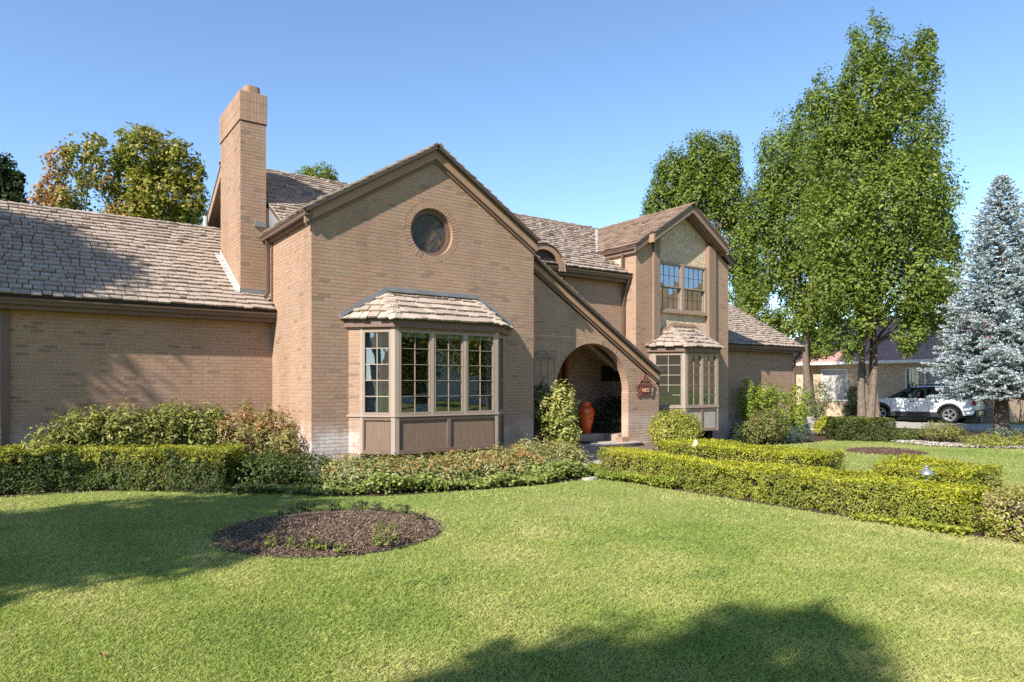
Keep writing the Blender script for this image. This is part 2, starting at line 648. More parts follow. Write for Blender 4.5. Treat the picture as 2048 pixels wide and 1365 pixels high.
def sheet(name, poly, z, mat, kind='structure', parent=None):
    me = bpy.data.meshes.new(name)
    me.from_pydata([(x, y, z) for x, y in poly], [], [tuple(range(len(poly)))])
    return link(name, me, mat, parent, kind)


class Fr:
    """local wall frame: s along, t up, d outwards"""
    def __init__(f, o, ax, n, up=(0, 0, 1)):
        f.o, f.a, f.n, f.u = (np.asarray(q, float) for q in (o, ax, n, up))

    def p(f, s, t, d=0.0):
        return f.o + f.a * s + f.u * t + f.n * d

    def box(f, mb, s0, s1, t0, t1, d0, d1):
        V = [f.p(s, t, d) for d in (d0, d1) for s, t in ((s0, t0), (s1, t0), (s1, t1), (s0, t1))]
        mb.add(V, [(3, 2, 1, 0), (4, 5, 6, 7), (0, 1, 5, 4), (1, 2, 6, 5), (2, 3, 7, 6), (3, 0, 4, 7)])


# ------------------------------------------------------------------ brick walls
CH, BL, JT = 0.0671, 0.2025, 0.0098      # course height, brick length, joint
BRICKS = []                               # every brick of the house


def clip(poly, a, b, c):
    """keep a*s + b*t >= c"""
    out = []
    for i in range(len(poly)):
        p, q = poly[i - 1], poly[i]
        fp, fq = a * p[0] + b * p[1] - c, a * q[0] + b * q[1] - c
        if (fp >= 0) != (fq >= 0):
            k = fp / (fp - fq)
            out.append((p[0] + (q[0] - p[0]) * k, p[1] + (q[1] - p[1]) * k))
        if fq >= 0:
            out.append(q)
    return out


def brick_tint():
    k = random.random()
    b = np.array([0.345, 0.226, 0.156])
    if k < 0.035:
        b = b * 0.78
    elif k < 0.12:
        b = b * np.array([1.05, 0.98, 0.93])
    return b * random.uniform(0.94, 1.06) * np.array([random.uniform(0.97, 1.03), 1, random.uniform(0.95, 1.05)])


def brick_wall(house, fr, spans, thick=0.2, off=0.0, name='wall', bl=BL, ch=CH, soldier=False, single_ok=True, t_base=0.0):
    """spans: (t0, t1, left(t), right(t)); mortar body plus bricks proud of it"""
    mb = MB()
    recs = []
    for (ta, tb, fl, fr_) in spans:
        k0, k1 = int(math.floor((ta - t_base) / ch)), int(math.ceil((tb - t_base) / ch))
        for k in range(k0, k1):
            a0, a1 = max(ta, t_base + k * ch), min(tb, t_base + (k + 1) * ch)
            if a1 - a0 < 0.002:
                continue
            l0, l1, r0, r1 = fl(a0), fl(a1), fr_(a0), fr_(a1)
            if max(r0 - l0, r1 - l1) < 0.01:
                continue
            q = [(l0 + .003, a0), (max(r0, l0) - .003, a0), (max(r1, l1) - .003, a1), (l1 + .003, a1)]
            V = [fr.p(s, t, 0) for s, t in q] + [fr.p(s, t, -thick) for s, t in q]
            mb.add(V, [(0, 1, 2, 3), (7, 6, 5, 4), (0, 3, 7, 4), (1, 5, 6, 2)])
            # bricks
            y0, y1 = max(a0, t_base + k * ch + JT / 2), min(a1, t_base + (k + 1) * ch - JT / 2)
            if y1 - y0 < 0.012:
                continue
            lo, hi = min(l0, l1), max(r0, r1)
            sft = off + (0 if soldier else (k % 2) * bl / 2)
            j0 = int(math.floor((lo - sft) / bl)) - 1
            j1 = int(math.ceil((hi - sft) / bl)) + 1
            for j in range(j0, j1):
                x0, x1 = sft + j * bl + JT / 2, sft + (j + 1) * bl - JT / 2
                if x1 < lo + 0.01 or x0 > hi - 0.01:
                    continue
                x0c, x1c = max(x0, lo), min(x1, hi)
                poly = [(x0c, y0), (x1c, y0), (x1c, y1), (x0c, y1)]
                h = a1 - a0
                ex = 0.0015
                if l0 != l1:
                    poly = clip(poly, h, -(l1 - l0), h * l0 - (l1 - l0) * a0)
                if r0 != r1 and poly:
                    poly = clip(poly, -h, (r1 - r0), -(h * r0 - (r1 - r0) * a0))
                if len(poly) < 3 or max(p[0] for p in poly) - min(p[0] for p in poly) < 0.015:
                    continue
                full = len(poly) == 4 and (x1c - x0c) > bl - JT - 0.002 and (y1 - y0) > ch - JT - 0.002
                recs.append((poly, full, y0, x0c))
    w = mb.build(name, 'mortar', house)
    for poly, full, y0, x0c in recs:
        BRICKS.append(dict(wall=w, fr=fr, poly=poly, full=full and single_ok, sol=soldier))
    return w


def finish_bricks(limit=300):
    full = [b for b in BRICKS if b['full'] and not b['sol']]
    for b in full:
        c = np.mean(b['poly'], axis=0)
        P = b['fr'].p(c[0], c[1])
        x, y, D = project(P)
        b['c'] = P
        view = P - CAM
        cosn = -(b['fr'].n @ view) / np.linalg.norm(view)
        ok = 8 < x[0] < 2040 and D[0] > 1 and y[0] > 5 and cosn > 0 and P[2] > 1.25
        b['score'] = (cosn / D[0] ** 2) if ok else -1
    full.sort(key=lambda b: -b['score'])
    tints = [brick_tint() for _ in range(10)]
    meshes = {}
    for b in full[:limit]:
        if b['score'] < 0:
            break
        b['single'] = True
        fr = b['fr']
        ti = random.randrange(10)
        key = (tuple(np.round(fr.a, 3)), tuple(np.round(fr.n, 3)), ti)
        if key not in meshes:
            mb = MB()
            mb.col = tuple(tints[ti])
            hw, hh = (BL - JT) / 2, (CH - JT) / 2
            q = [(-hw, -hh), (hw, -hh), (hw, hh), (-hw, hh)]
            mb.prism([fr.a * s + fr.u * t - fr.n * 0.004 for s, t in q], fr.n * 0.0095)
            me = mb.mesh('brick')
            me.materials.append(MAT['brick'])
            meshes[key] = me
        o = bpy.data.objects.new('brick', meshes[key])
        COL.objects.link(o)
        o.location = b['c'] + fr.n * random.uniform(-0.0015, 0.001)
        o.rotation_euler = (0, random.uniform(-0.008, 0.008) if abs(fr.n[1]) > 0.9 else 0, random.uniform(-0.006, 0.006))
        o.parent = b['wall']
    bywall = {}
    for b in BRICKS:
        if not b.get('single'):
            bywall.setdefault(b['wall'].name, []).append(b)
    for wn_, bs in bywall.items():
        mb = MB()
        for b in bs:
            mb.col = tuple(brick_tint())
            fr = b['fr']
            d = 0.005 + random.uniform(-0.0013, 0.0013)
            jj = 0.0014
            poly = [fr.p(s + random.uniform(-jj, jj), t + random.uniform(-jj, jj), -0.004) for s, t in b['poly']]
            mb.prism(poly, fr.n * (d + 0.004), back=False)
        mb.build('bricks', 'brick', bs[0]['wall'], kind='stuff')


def ring_bricks(parent, fr, cs, ct, r0, r1, a0, a1, n, d0, d1):
    mb = MB()
    for i in range(n):
        t0 = a0 + (a1 - a0) * (i + 0.06) / n
        t1 = a0 + (a1 - a0) * (i + 0.94) / n
        mb.col = tuple(brick_tint())
        poly = [fr.p(cs + r * math.cos(t), ct + r * math.sin(t), d0) for r, t in ((r0, t0), (r1, t0), (r1, t1), (r0, t1))]
        mb.prism(poly, fr.n * (d1 - d0 + random.uniform(-0.003, 0.003)))
    mb.build('bricks', 'brick', parent, kind='stuff')


# ------------------------------------------------------------------ cedar shake roofs
SHAKES = []
WBINS = [0.095, 0.125, 0.15, 0.175, 0.205, 0.24]


def shake_tint(pal=0):
    k = random.random()
    a = np.array([0.40, 0.322, 0.258])
    b = np.array([0.315, 0.252, 0.205])
    c = a * k + b * (1 - k)
    if pal == 1:
        c = np.array([0.43, 0.345, 0.275]) * random.uniform(0.75, 1.12)
    if pal == 2:
        c = c * np.array([0.80, 0.70, 0.64])
    if random.random() < 0.04:
        c = c * 0.7
    return c * random.uniform(0.92, 1.08)


def plane_frame(poly):
    P = [np.asarray(p, float) for p in poly]
    e = unit(P[1] - P[0])
    n = unit(np.cross(e, P[-1] - P[0]))
    if n[2] < 0:
        n = -n
    up = np.cross(n, e)
    if (P[-1] - P[0]) @ up < 0:
        up = -up
    return P[0], e, up, n


def span_at(q, t):
    s = []
    for i in range(len(q)):
        (s0, t0), (s1, t1) = q[i - 1], q[i]
        if (t0 - t) * (t1 - t) <= 0 and abs(t1 - t0) > 1e-9:
            s.append(s0 + (s1 - s0) * (t - t0) / (t1 - t0))
    return (min(s), max(s)) if len(s) >= 2 else None


def shake_roof(deck, poly, exp=0.19, pal=0, over=0.03, singles=True, rag=0.017, tmax=None):
    """poly: eave edge first; lays shakes course by course on the plane"""
    o, e, up, n = plane_frame(poly)
    q = [((np.asarray(p, float) - o) @ e, (np.asarray(p, float) - o) @ up) for p in poly]
    T = max(t for _, t in q) if tmax is None else tmax
    k = 0
    while k * exp < T - 0.02:
        tb = k * exp - (over if k == 0 else 0)
        sp = span_at(q, min(max(tb + exp * 0.3, 0.004), T - 0.004))
        if sp:
            s = sp[0] - random.uniform(0, 0.1)
            while s < sp[1] - 0.02:
                wi = random.choices(range(6), (1, 2, 3, 3, 2, 1))[0]
                w = WBINS[wi]
                a, b = max(s, sp[0]), min(s + w, sp[1])
                if b - a > 0.03:
                    full = (b - a) > w - 1e-6
                    j = random.uniform(-rag, rag) * 1.3
                    th = random.uniform(0.031, 0.050)
                    if random.random() < 0.05:
                        th += 0.016
                    SHAKES.append(dict(deck=deck, o=o, e=e, up=up, n=n, a=a, b=b, t=tb + j, L=min(exp * 1.35, max(T - tb - j, 0.05)), th=th,
                                       wi=wi, full=full and singles, exp=exp, pal=pal, tilt=random.uniform(-0.012, 0.012)))
                s += w + random.uniform(0.007, 0.018)
        k += 1


def shake_verts(w, L, th, tilt=0.0):
    dt = tilt * w * 4
    lf = th * 0.45                      # weathered butts stand off the course below
    tk = th * 0.75
    return ([(0, -dt, lf), (w, dt, lf), (w, L, 0), (0, L, 0), (0, -dt, lf + tk), (w, dt, lf + tk), (w, L, 0.005), (0, L, 0.005)],
            [(0, 3, 2, 1), (4, 5, 6, 7), (0, 1, 5, 4), (1, 2, 6, 5), (2, 3, 7, 6), (3, 0, 4, 7)])


def finish_shakes(limit=300):
    cand = []
    for s in SHAKES:
        c = s['o'] + s['e'] * (s['a'] + s['b']) / 2 + s['up'] * (s['t'] + s['exp'] / 2)
        s['c'] = c
        if not s['full']:
            continue
        x, y, D = project(c)
        v = c - CAM
        cosn = -(s['n'] @ v) / np.linalg.norm(v)
        if cosn > 0.02 and 6 < x[0] < 2040 and D[0] > 1:
            s['score'] = cosn * (s['b'] - s['a']) * s['exp'] / D[0] ** 2
            cand.append(s)
    cand.sort(key=lambda s: -s['score'])
    meshes = {}
    for s in cand[:limit]:
        s['single'] = True
        ti = random.randrange(5)
        key = (s['wi'], ti, round(s['L'], 3), s['pal'])
        if key not in meshes:
            mb = MB()
            mb.col = tuple(shake_tint(s['pal']))
            mb.add(*shake_verts(WBINS[s['wi']], s['L'], random.uniform(0.032, 0.048)))
            me = mb.mesh('shingle')
            me.materials.append(MAT['shingle'])
            meshes[key] = me
        ob = bpy.data.objects.new('shingle', meshes[key])
        COL.objects.link(ob)
        e, up, n = s['e'], s['up'], s['n']
        m = Matrix(((e[0], up[0], n[0]), (e[1], up[1], n[1]), (e[2], up[2], n[2])))
        ob.location = s['o'] + e * s['a'] + up * s['t']
        eu = (m @ Matrix.Rotation(s['tilt'], 3, 'Z')).to_euler()
        ob.rotation_euler = eu
        ob.parent = s['deck']
    by = {}
    for s in SHAKES:
        if not s.get('single'):
            by.setdefault(s['deck'].name, []).append(s)
    for nm, ss in by.items():
        mb = MB()
        for s in ss:
            mb.col = tuple(shake_tint(s['pal']))
            V, F = shake_verts(s['b'] - s['a'], s['L'], s['th'], s['tilt'])
            o2 = s['o'] + s['e'] * s['a'] + s['up'] * s['t']
            mb.add([o2 + s['e'] * v[0] + s['up'] * v[1] + s['n'] * v[2] for v in V], F)
        mb.build('shingles', 'shingle', ss[0]['deck'], kind='stuff')


def ridge_caps(deck, p0, p1, nA, nB, w=0.11, step=0.2, pal=0):
    """overlapping cap shakes along a hip or ridge, p0 low end"""
    p0, p1 = np.asarray(p0, float), np.asarray(p1, float)
    d = unit(p1 - p0)
    L = np.linalg.norm(p1 - p0)
    mb = MB()
    k = 0
    while k * step < L - 0.02:
        for nn, ot in ((nA, nB), (nB, nA)):
            nn, ot = unit(np.asarray(nn, float)), unit(np.asarray(ot, float))
            side = unit(np.cross(d, nn))
            if side @ ot > 0:
                side = -side
            mb.col = tuple(shake_tint(pal))
            a = p0 + d * (k * step - 0.03)
            ln = min(step * 1.35, L - k * step + 0.03)
            b0, b1 = 0.026, 0.05
            V = [a + nn * b0, a + side * w + nn * b0, a + side * w + d * ln + nn * 0.018, a + d * ln + nn * 0.018,
                 a + nn * b1, a + side * w + nn * b1, a + side * w + d * ln + nn * 0.024, a + d * ln + nn * 0.024]
            mb.add(V, [(0, 3, 2, 1), (4, 5, 6, 7), (0, 1, 5, 4), (1, 2, 6, 5), (2, 3, 7, 6), (3, 0, 4, 7)])
        k += 1
    return mb.build('ridge_cap', 'shingle', deck)


def roof_deck(house, poly, thick=0.05, name='roof', mat='deck'):
    P = [np.asarray(p, float) for p in poly]
    _, _, _, n = plane_frame(poly)
    mb = MB()
    mb.prism(P, -n * thick)
    return mb.build(name, mat, house)


# ================================================================== GROUND AND SETTING
sheet('lawn', [(-250, -250), (250, -250), (250, 250), (-250, 250)], 0.0, 'lawn')

BED_FRONT = [(-9.0, 1.45), (-4.44, 1.13), (-3.14, 1.0), (-2.2, 0.25), (-1.45, -0.5), (-0.8, -0.8), (-0.43, -1.6), (0.34, -2.1), (1.44, -2.35),
             (2.78, -2.56), (4.2, -2.5), (4.55, -2.4), (4.62, -9.3), (4.45, -10.5)]
sheet('planting_bed', BED_FRONT + [(5.35, -10.5), (5.35, 0.6), (-9.0, 2.6)], 0.006, 'soil')
sheet('right_planting_bed', [(7.25, -8.2), (8.6, -8.0), (8.75, -1.1), (12.7, 0.3), (14.5, -0.35), (16.6, -0.1), (17.3, -1.65), (16.8, -2.8),
                             (17.2, -4.0), (18.3, -5.2), (24.6, -7.0), (24.6, 3.0), (7.25, 2.4)], 0.006, 'soil')
mbp = MB()
for i in range(8):
    v0 = -0.55 - i * 1.22
    mbp.box((5.36 + 0.0, v0 - 1.2, -0.05), (7.22, v0, 0.018))
pth = mbp.build('path', 'concrete', kind='structure')
mbp = MB()
for i in range(9):
    mbp.box((25.0, -1.9 + i * 2.0, -0.05), (31.0, 0.07 + i * 2.0, 0.014))
mbp.build('driveway', 'concrete', kind='structure')

# ================================================================== THE HOUSE
house = thing('brick_house', 'tan brick house with cedar shake roofs, tall chimney, round window and arched entry', 'house', (0, 0, 0))
FV = lambda v: Fr((0, v, 0), (1, 0, 0), (0, -1, 0))          # walls facing the front
FU = lambda u: Fr((u, 0, 0), (0, 1, 0), (-1, 0, 0))          # walls facing left
const = lambda c: (lambda t: c)
GR = lambda u: 6.42 - 0.62 * abs(u - 2.457)                   # gable roof surface

# --- front gable wall with round window and bay opening
WC, WZ, WR = 2.41, 4.735, 0.60
gl = lambda t: max(0.0, 2.457 - (6.12 - t) / 0.62)
gr = lambda t: min(4.914, 2.457 + (6.12 - t) / 0.62)


def circ(sgn, c, z, r):
    return lambda t: c + sgn * math.sqrt(max(r * r - (t - z) ** 2, 0))


spans = [(-0.1, 0.5, const(0.0), const(4.914)),
         (0.5, 2.95, const(0.0), const(0.70)), (0.5, 2.95, const(4.16), const(4.914)),
         (2.95, WZ - WR, const(0.0), const(4.914)),
         (WZ - WR, WZ + WR, gl, circ(-1, WC, WZ, WR)), (WZ - WR, WZ + WR, circ(1, WC, WZ, WR), gr),
         (WZ + WR, 6.12, gl, gr)]
gable_wall = brick_wall(house, FV(0.0), spans, off=0.03)
ring_bricks(gable_wall, FV(0.0), WC, WZ, 0.47, 0.594, 0, 2 * math.pi, 54, -0.13, 0.005)
# side wall of the gable (sunny)
brick_wall(house, FU(0.0), [(-0.1, 4.78, const(0.0), const(2.62))], off=0.06)
# right return of the gable
mb = MB()
mb.box((4.72, 0.2, -0.1), (4.912, 1.7, 4.7))
mb.build('wall', 'mortar', house)
# --- left wing
brick_wall(house, FV(2.37), [(-0.1, 3.02, const(-10.0), const(0.0))], off=0.09)
# --- chimney
brick_wall(house, FV(2.62), [(3.3, 7.10, const(-0.566), const(-0.06))], thick=0.12, off=0.02)
chim = brick_wall(house, FU(-0.566), [(3.3, 7.10, const(2.62), const(4.35))], thick=0.12, off=0.05)
brick_wall(house, FV(2.60), [(7.12, 7.72, const(-0.588), const(-0.04))], thick=0.14, bl=0.0671, ch=0.2, t_base=7.12, off=-0.588, soldier=True)
brick_wall(house, FU(-0.588), [(7.12, 7.72, const(2.60), const(4.37))], thick=0.14, bl=0.0671, ch=0.2, t_base=7.12, off=2.6, soldier=True)
mb = MB()
mb.box((-0.45, 2.75, 3.3), (-0.08, 4.35, 7.1))
mb.box((-0.46, 2.72, 7.1), (-0.05, 4.36, 7.70))
mb.build('chimney_core', 'mortar', house)
mb = MB()
mb.box((-0.575, 2.61, 7.1), (-0.05, 4.36, 7.118))
mb.build('shadow_joint', 'darkwood', house)
mb = MB()
q = []
for i in range(24):
    t = 2 * math.pi * i / 24
    c_, s_ = math.cos(t), math.sin(t)
    k_ = 1 / ((abs(c_) ** 4 + abs(s_) ** 4) ** 0.25)
    q.append((-0.30 + 0.16 * c_ * k_, 2.86 + 0.18 * s_ * k_, 7.68))
mb.prism(q, (0, 0, 0.21))
mb.prism([(-0.30 + (x + 0.30) * 0.72, 2.86 + (y - 2.86) * 0.72, 7.885) for x, y, z in q], (0, 0, 0.02))
mb.build('flue', 'tan', house)
# --- arch wall
AC, AZ, AR = 7.23, 1.56, 1.19
ar = lambda t: min(9.54, 2.457 + (6.10 - t) / 0.62)
AO = AR + 0.005
spans = [(-0.1, AZ, const(4.9), const(AC - AR)), (-0.1, AZ, const(AC + AR), const(9.54)),
         (AZ, AZ + AO, const(4.9), circ(-1, AC, AZ, AO)), (AZ, AZ + AO, circ(1, AC, AZ, AO), ar),
         (AZ + AO, 4.585, const(4.9), ar)]
spans_w = [(-0.1, AZ, const(4.9), const(AC - AR)), (-0.1, AZ, const(AC + AR), const(9.54))]
arch_wall = brick_wall(house, FV(0.63), [s if i < 2 else (s[0], s[1], s[2], s[3]) for i, s in enumerate(
    [spans[0], spans[1],
     (AZ, AZ + AR + 0.12, const(4.9), circ(-1, AC, AZ, AR + 0.12)), (AZ, AZ + AR + 0.12, circ(1, AC, AZ, AR + 0.12), ar),
     (AZ + AR + 0.12, 4.585, const(4.9), ar)])], thick=0.23, off=0.1)
ring_bricks(arch_wall, FV(0.63), AC, AZ, AR, AR + 0.112, 0, math.pi, 52, -0.23, 0.006)
mb = MB()
n = 40
for i in range(n):
    t0, t1 = math.pi * i / n, math.pi * (i + 1) / n
    fr = FV(0.63)
    poly = [fr.p(AC + r * math.cos(t), AZ + r * math.sin(t), -0.225) for r, t in ((AR + 0.006, t0), (AR + 0.125, t0), (AR + 0.125, t1), (AR + 0.006, t1))]
    mb.prism(poly, fr.n * 0.225)
mb.build('arch_mortar', 'mortar', arch_wall)
# sunlit right reveal of the arch
brick_wall(house, Fr((AC + AR - 0.004, 0, 0), (0, 1, 0), (-1, 0, 0)), [(0.27, AZ, const(0.632), const(0.862))], thick=0.02, single_ok=False, off=0.03)
# --- upper wall between gable and tower
brick_wall(house, FV(1.71), [(2.05, 4.66, lambda t: 2.457 + (6.30 - t) / 0.62, const(9.35))], off=0.04)
# --- tower
TU0, TU1, TV = 9.343, 13.274, 1.26
TR = lambda u: 6.87 - 0.64 * abs(u - 11.31)
tl = lambda t: max(TU0, 11.31 - (6.62 - t) / 0.64)
tr = lambda t: min(TU1, 11.31 + (6.62 - t) / 0.64)
brick_wall(house, FV(TV), [(-0.1, 2.80, const(TU0), const(9.86)), (2.80, 5.36, const(TU0), const(10.0)), (5.36, 5.66, tl, const(10.0))], off=0.02)
brick_wall(house, FV(TV), [(-0.1, 2.80, const(12.60), const(TU1)), (2.80, 5.36, const(12.60), const(TU1)), (5.36, 5.66, const(12.60), tr)], off=0.02)
brick_wall(house, FU(TU0), [(-0.1, 5.42, const(TV), const(1.71))], off=0.0, single_ok=False)
mb = MB()
mb.box((TU1 - 0.2, TV + 0.2, -0.1), (TU1 - 0.004, 3.4, 5.3))
mb.build('wall', 'mortar', house)
mb = MB()
mb.box((TU0 - 0.006, 1.72, 4.6), (TU0 + 0.15, 3.6, 5.46))
mb.build('stucco_cheek', 'stucco', house)
# --- right wing
brick_wall(house, FV(2.5), [(-0.1, 2.98, const(13.27), const(18.65))], off=0.07)
mb = MB()
mb.prism([(18.64, 2.52, -0.1), (18.64, 8.7, -0.1), (18.64, 8.7, 2.98), (18.64, 5.6, 4.95), (18.64, 2.52, 3.1)], (-0.2, 0, 0))
mb.build('gable_end', 'mortar', house)
# inside and back faces that keep the house closed
mb = MB()
mb.box((-10, 8.9, -0.1), (18.6, 9.1, 3.0))
mb.box((-10.05, 2.4, -0.1), (-9.9, 9.0, 3.0))
mb.box((-0.3, 8.6, 2.9), (13.3, 8.75, 4.75))
mb.build('back_wall', 'mortar', house)
mb = MB()
mb.prism([(-0.2, 4.4, 3.0), (-0.2, 8.7, 3.0), (-0.2, 8.7, 4.7), (-0.2, 5.08, 6.75), (-0.2, 4.4, 6.35)], (0.15, 0, 0))
mb.build('gable_end', 'tan', house)
mb = MB()
mb.box((-0.07, 2.64, 3.3), (0.1, 4.4, 5.4))
mb.build('gable_end', 'tan', house)
mb = MB()
mb.prism([(-0.205, 5.25, 5.3), (-0.205, 7.6, 5.3), (-0.205, 5.25, 6.5)], (-0.03, 0, 0))
mb.build('gable_window', 'glass_up', house)

# --- roofs
def deck_with_shakes(poly, exp=0.19, pal=0, thick=0.06, singles=True, lay=True, **k):
    d = roof_deck(house, poly, thick)
    if lay:
        shake_roof(d, poly, exp, pal, singles=singles, **k)
    return d


LW = deck_with_shakes([(-10.2, 2.05, 3.23), (-0.02, 2.05, 3.23), (-0.02, 2.6, 3.56), (-0.2, 5.9, 5.54), (-10.2, 5.9, 5.54)], pal=0)
deck_with_shakes([(-10.2, 9.4, 3.44), (-0.2, 9.4, 3.44), (-0.2, 5.9, 5.54), (-10.2, 5.9, 5.54)], lay=False)
MR = deck_with_shakes([(0.0, 1.42, 4.75), (9.34, 1.42, 4.75), (9.34, 2.62, 5.47), (11.31, 4.95, 6.868), (13.4, 5.085, 6.949), (-0.41, 5.085, 6.949), (-0.41, 2.78, 5.566), (0.0, 2.75, 5.548)])
deck_with_shakes([(-0.41, 8.75, 4.75), (13.4, 8.75, 4.75), (13.4, 5.085, 6.949), (-0.41, 5.085, 6.949)], lay=False)
GL_ = deck_with_shakes([(-0.17, -0.18, GR(-0.17)), (-0.17, 2.6, GR(-0.17)), (2.457, 4.3, 6.42), (2.457, -0.18, 6.42)], singles=False)
deck_with_shakes([(4.95, -0.18, GR(4.95)), (4.95, 1.63, GR(4.95)), (2.457, 4.3, 6.42), (2.457, -0.18, 6.42)], singles=False, pal=2)
deck_with_shakes([(9.46, 0.44, GR(9.46)), (9.46, 1.70, GR(9.46)), (4.95, 1.70, GR(4.95)), (4.95, 0.44, GR(4.95))], singles=False, pal=2)
TL = deck_with_shakes([(9.2, 1.12, TR(9.2)), (9.2, 2.72, TR(9.2)), (11.31, 4.95, 6.87), (11.31, 1.12, 6.87)], pal=2)
deck_with_shakes([(9.74, 0.93, TR(9.74)), (9.74, 1.12, TR(9.74)), (11.31, 1.12, 6.87), (11.31, 0.93, 6.87)], pal=2, singles=False, over=0.0)
deck_with_shakes([(13.42, 1.12, TR(13.42)), (13.42, 4.95, TR(13.42)), (11.31, 4.95, 6.87), (11.31, 1.12, 6.87)], pal=2, singles=False)
deck_with_shakes([(12.88, 0.93, TR(12.88)), (12.88, 1.12, TR(12.88)), (11.31, 1.12, 6.87), (11.31, 0.93, 6.87)], pal=2, singles=False, over=0.0)
RW = deck_with_shakes([(13.27, 2.2, 3.10), (18.9, 2.2, 3.10), (18.9, 5.6, 5.07), (13.27, 5.6, 5.07)])
deck_with_shakes([(13.27, 9.0, 3.10), (18.9, 9.0, 3.10), (18.9, 5.6, 5.07), (13.27, 5.6, 5.07)], lay=False)
ridge_caps(LW, (-10.2, 5.9, 5.54), (-0.25, 5.9, 5.54), (0, -0.51, 0.86), (0, 0.51, 0.86))
ridge_caps(MR, (-0.41, 5.085, 6.949), (11.2, 5.085, 6.949), (0, -0.51, 0.86), (0, 0.51, 0.86))
ridge_caps(GL_, (2.457, -0.16, 6.42), (2.457, 4.2, 6.42), (-0.53, 0, 0.85), (0.53, 0, 0.85), pal=2)
ridge_caps(TL, (11.31, 0.92, 6.87), (11.31, 4.9, 6.87), (-0.54, 0, 0.84), (0.54, 0, 0.84), pal=2)


# --- barge boards along the rakes
def barge(pts, v, h, d, mat, name='barge_board', axis='v'):
    """board hanging below the surface line pts [(u,z)...], front face at v"""
    for (a, b) in zip(pts[:-1], pts[1:]):
        mb = MB()
        mb.prism([(a[0], v, a[1] - 0.03 - h), (b[0], v, b[1] - 0.03 - h), (b[0], v, b[1] - 0.03), (a[0], v, a[1] - 0.03)], (0, d, 0))
        mb.build(name, mat, house)


barge([(-0.15, GR(-0.15)), (2.457, 6.42)], -0.09, 0.22, 0.045, 'tan')
barge([(2.457, 6.42), (4.95, GR(4.95))], -0.09, 0.22, 0.045, 'tan')
barge([(-0.15, GR(-0.15)), (2.457, 6.42), (4.95, GR(4.95))], -0.115, 0.06, 0.024, 'trim', 'rake_trim')
barge([(-0.10, GR(-0.10) - 0.2), (2.457, 6.42 - 0.2), (4.91, GR(4.91) - 0.2)], -0.045, 0.085, 0.06, 'trim', 'frieze_board')
barge([(4.95, GR(4.95)), (9.47, GR(9.47))], 0.53, 0.20, 0.045, 'tan')
barge([(4.95, GR(4.95)), (9.47, GR(9.47))], 0.505, 0.06, 0.024, 'trim', 'rake_trim')
barge([(4.95, GR(4.95) - 0.18), (9.45, GR(9.45) - 0.18)], 0.575, 0.085, 0.06, 'trim', 'frieze_board')
barge([(9.74, TR(9.74)), (11.31, 6.87), (12.88, TR(12.88))], 0.955, 0.21, 0.05, 'post')
barge([(9.74, TR(9.74)), (11.31, 6.87), (12.88, TR(12.88))], 0.935, 0.06, 0.03, 'trim', 'rake_trim')
barge([(9.2, TR(9.2)), (9.74, TR(9.74))], 1.135, 0.2, 0.05, 'trim')
barge([(12.88, TR(12.88)), (13.42, TR(13.42))], 1.135, 0.2, 0.05, 'trim')
for s_ in (-1, 1):
    mb = MB()
    u = 11.31 + s_ * 1.57
    mb.prism([(u - 0.03, 0.957, TR(9.74) - 0.26), (u + 0.03, 0.957, TR(9.74) - 0.26), (u + 0.03, 0.957, TR(9.74) - 0.04), (u - 0.03, 0.957, TR(9.74) - 0.04)], (0, 0.2, 0))
    mb.build('barge_return', 'tan', house)
# plank soffit under the deep tower gable
sof = MB()
for s_ in (-1, 1):
    sof.prism([(11.31, 1.0, 6.60), (11.31 + s_ * 1.57, 1.0, 6.60 - 0.64 * 1.57), (11.31 + s_ * 1.57, 1.25, 6.60 - 0.64 * 1.57), (11.31, 1.25, 6.60)], (0, 0, 0.03))
soffit = sof.build('soffit', 'darkwood', house)
for s_ in (-1, 1):
    for k in range(9):
        a, b = k * 0.175 + 0.006, k * 0.175 + 0.169
        mb = MB()
        mb.prism([(11.31 + s_ * x, y, 6.588 - 0.64 * x) for x, y in ((a, 1.0), (b, 1.0), (b, 1.25), (a, 1.25))], (0, 0, 0.012))
        mb.build('plank', 'trim', soffit)
# main left gable rake (seen beside the chimney)
for v0, z0, v1, z1 in ((8.75, 4.75, 5.085, 6.949),):
    mb = MB()
    mb.prism([(-0.40, v0, z0 - 0.28), (-0.40, v1, z1 - 0.28), (-0.40, v1, z1 - 0.04), (-0.40, v0, z0 - 0.04)], (0.05, 0, 0))
    mb.build('barge_board', 'tan', house)
    mb = MB()
    mb.prism([(-0.35, v0, z0 - 0.26), (-0.35, v1, z1 - 0.26), (-0.2, v1, z1 - 0.26), (-0.2, v0, z0 - 0.26)], (0, 0, 0.03))
    mb.build('soffit', 'tan', house)
mb = MB()
mb.prism([(18.88, 2.2, 2.93), (18.88, 5.6, 4.90), (18.88, 5.6, 5.04), (18.88, 2.2, 3.06)], (0.04, 0, 0))
mb.build('barge_board', 'trim', house)
mb = MB()
mb.lathe((-0.55, 6.05, 5.3), [(0.06, 0), (0.05, 0.55)], 10)
mb.build('vent_pipe', 'flash_white', house)


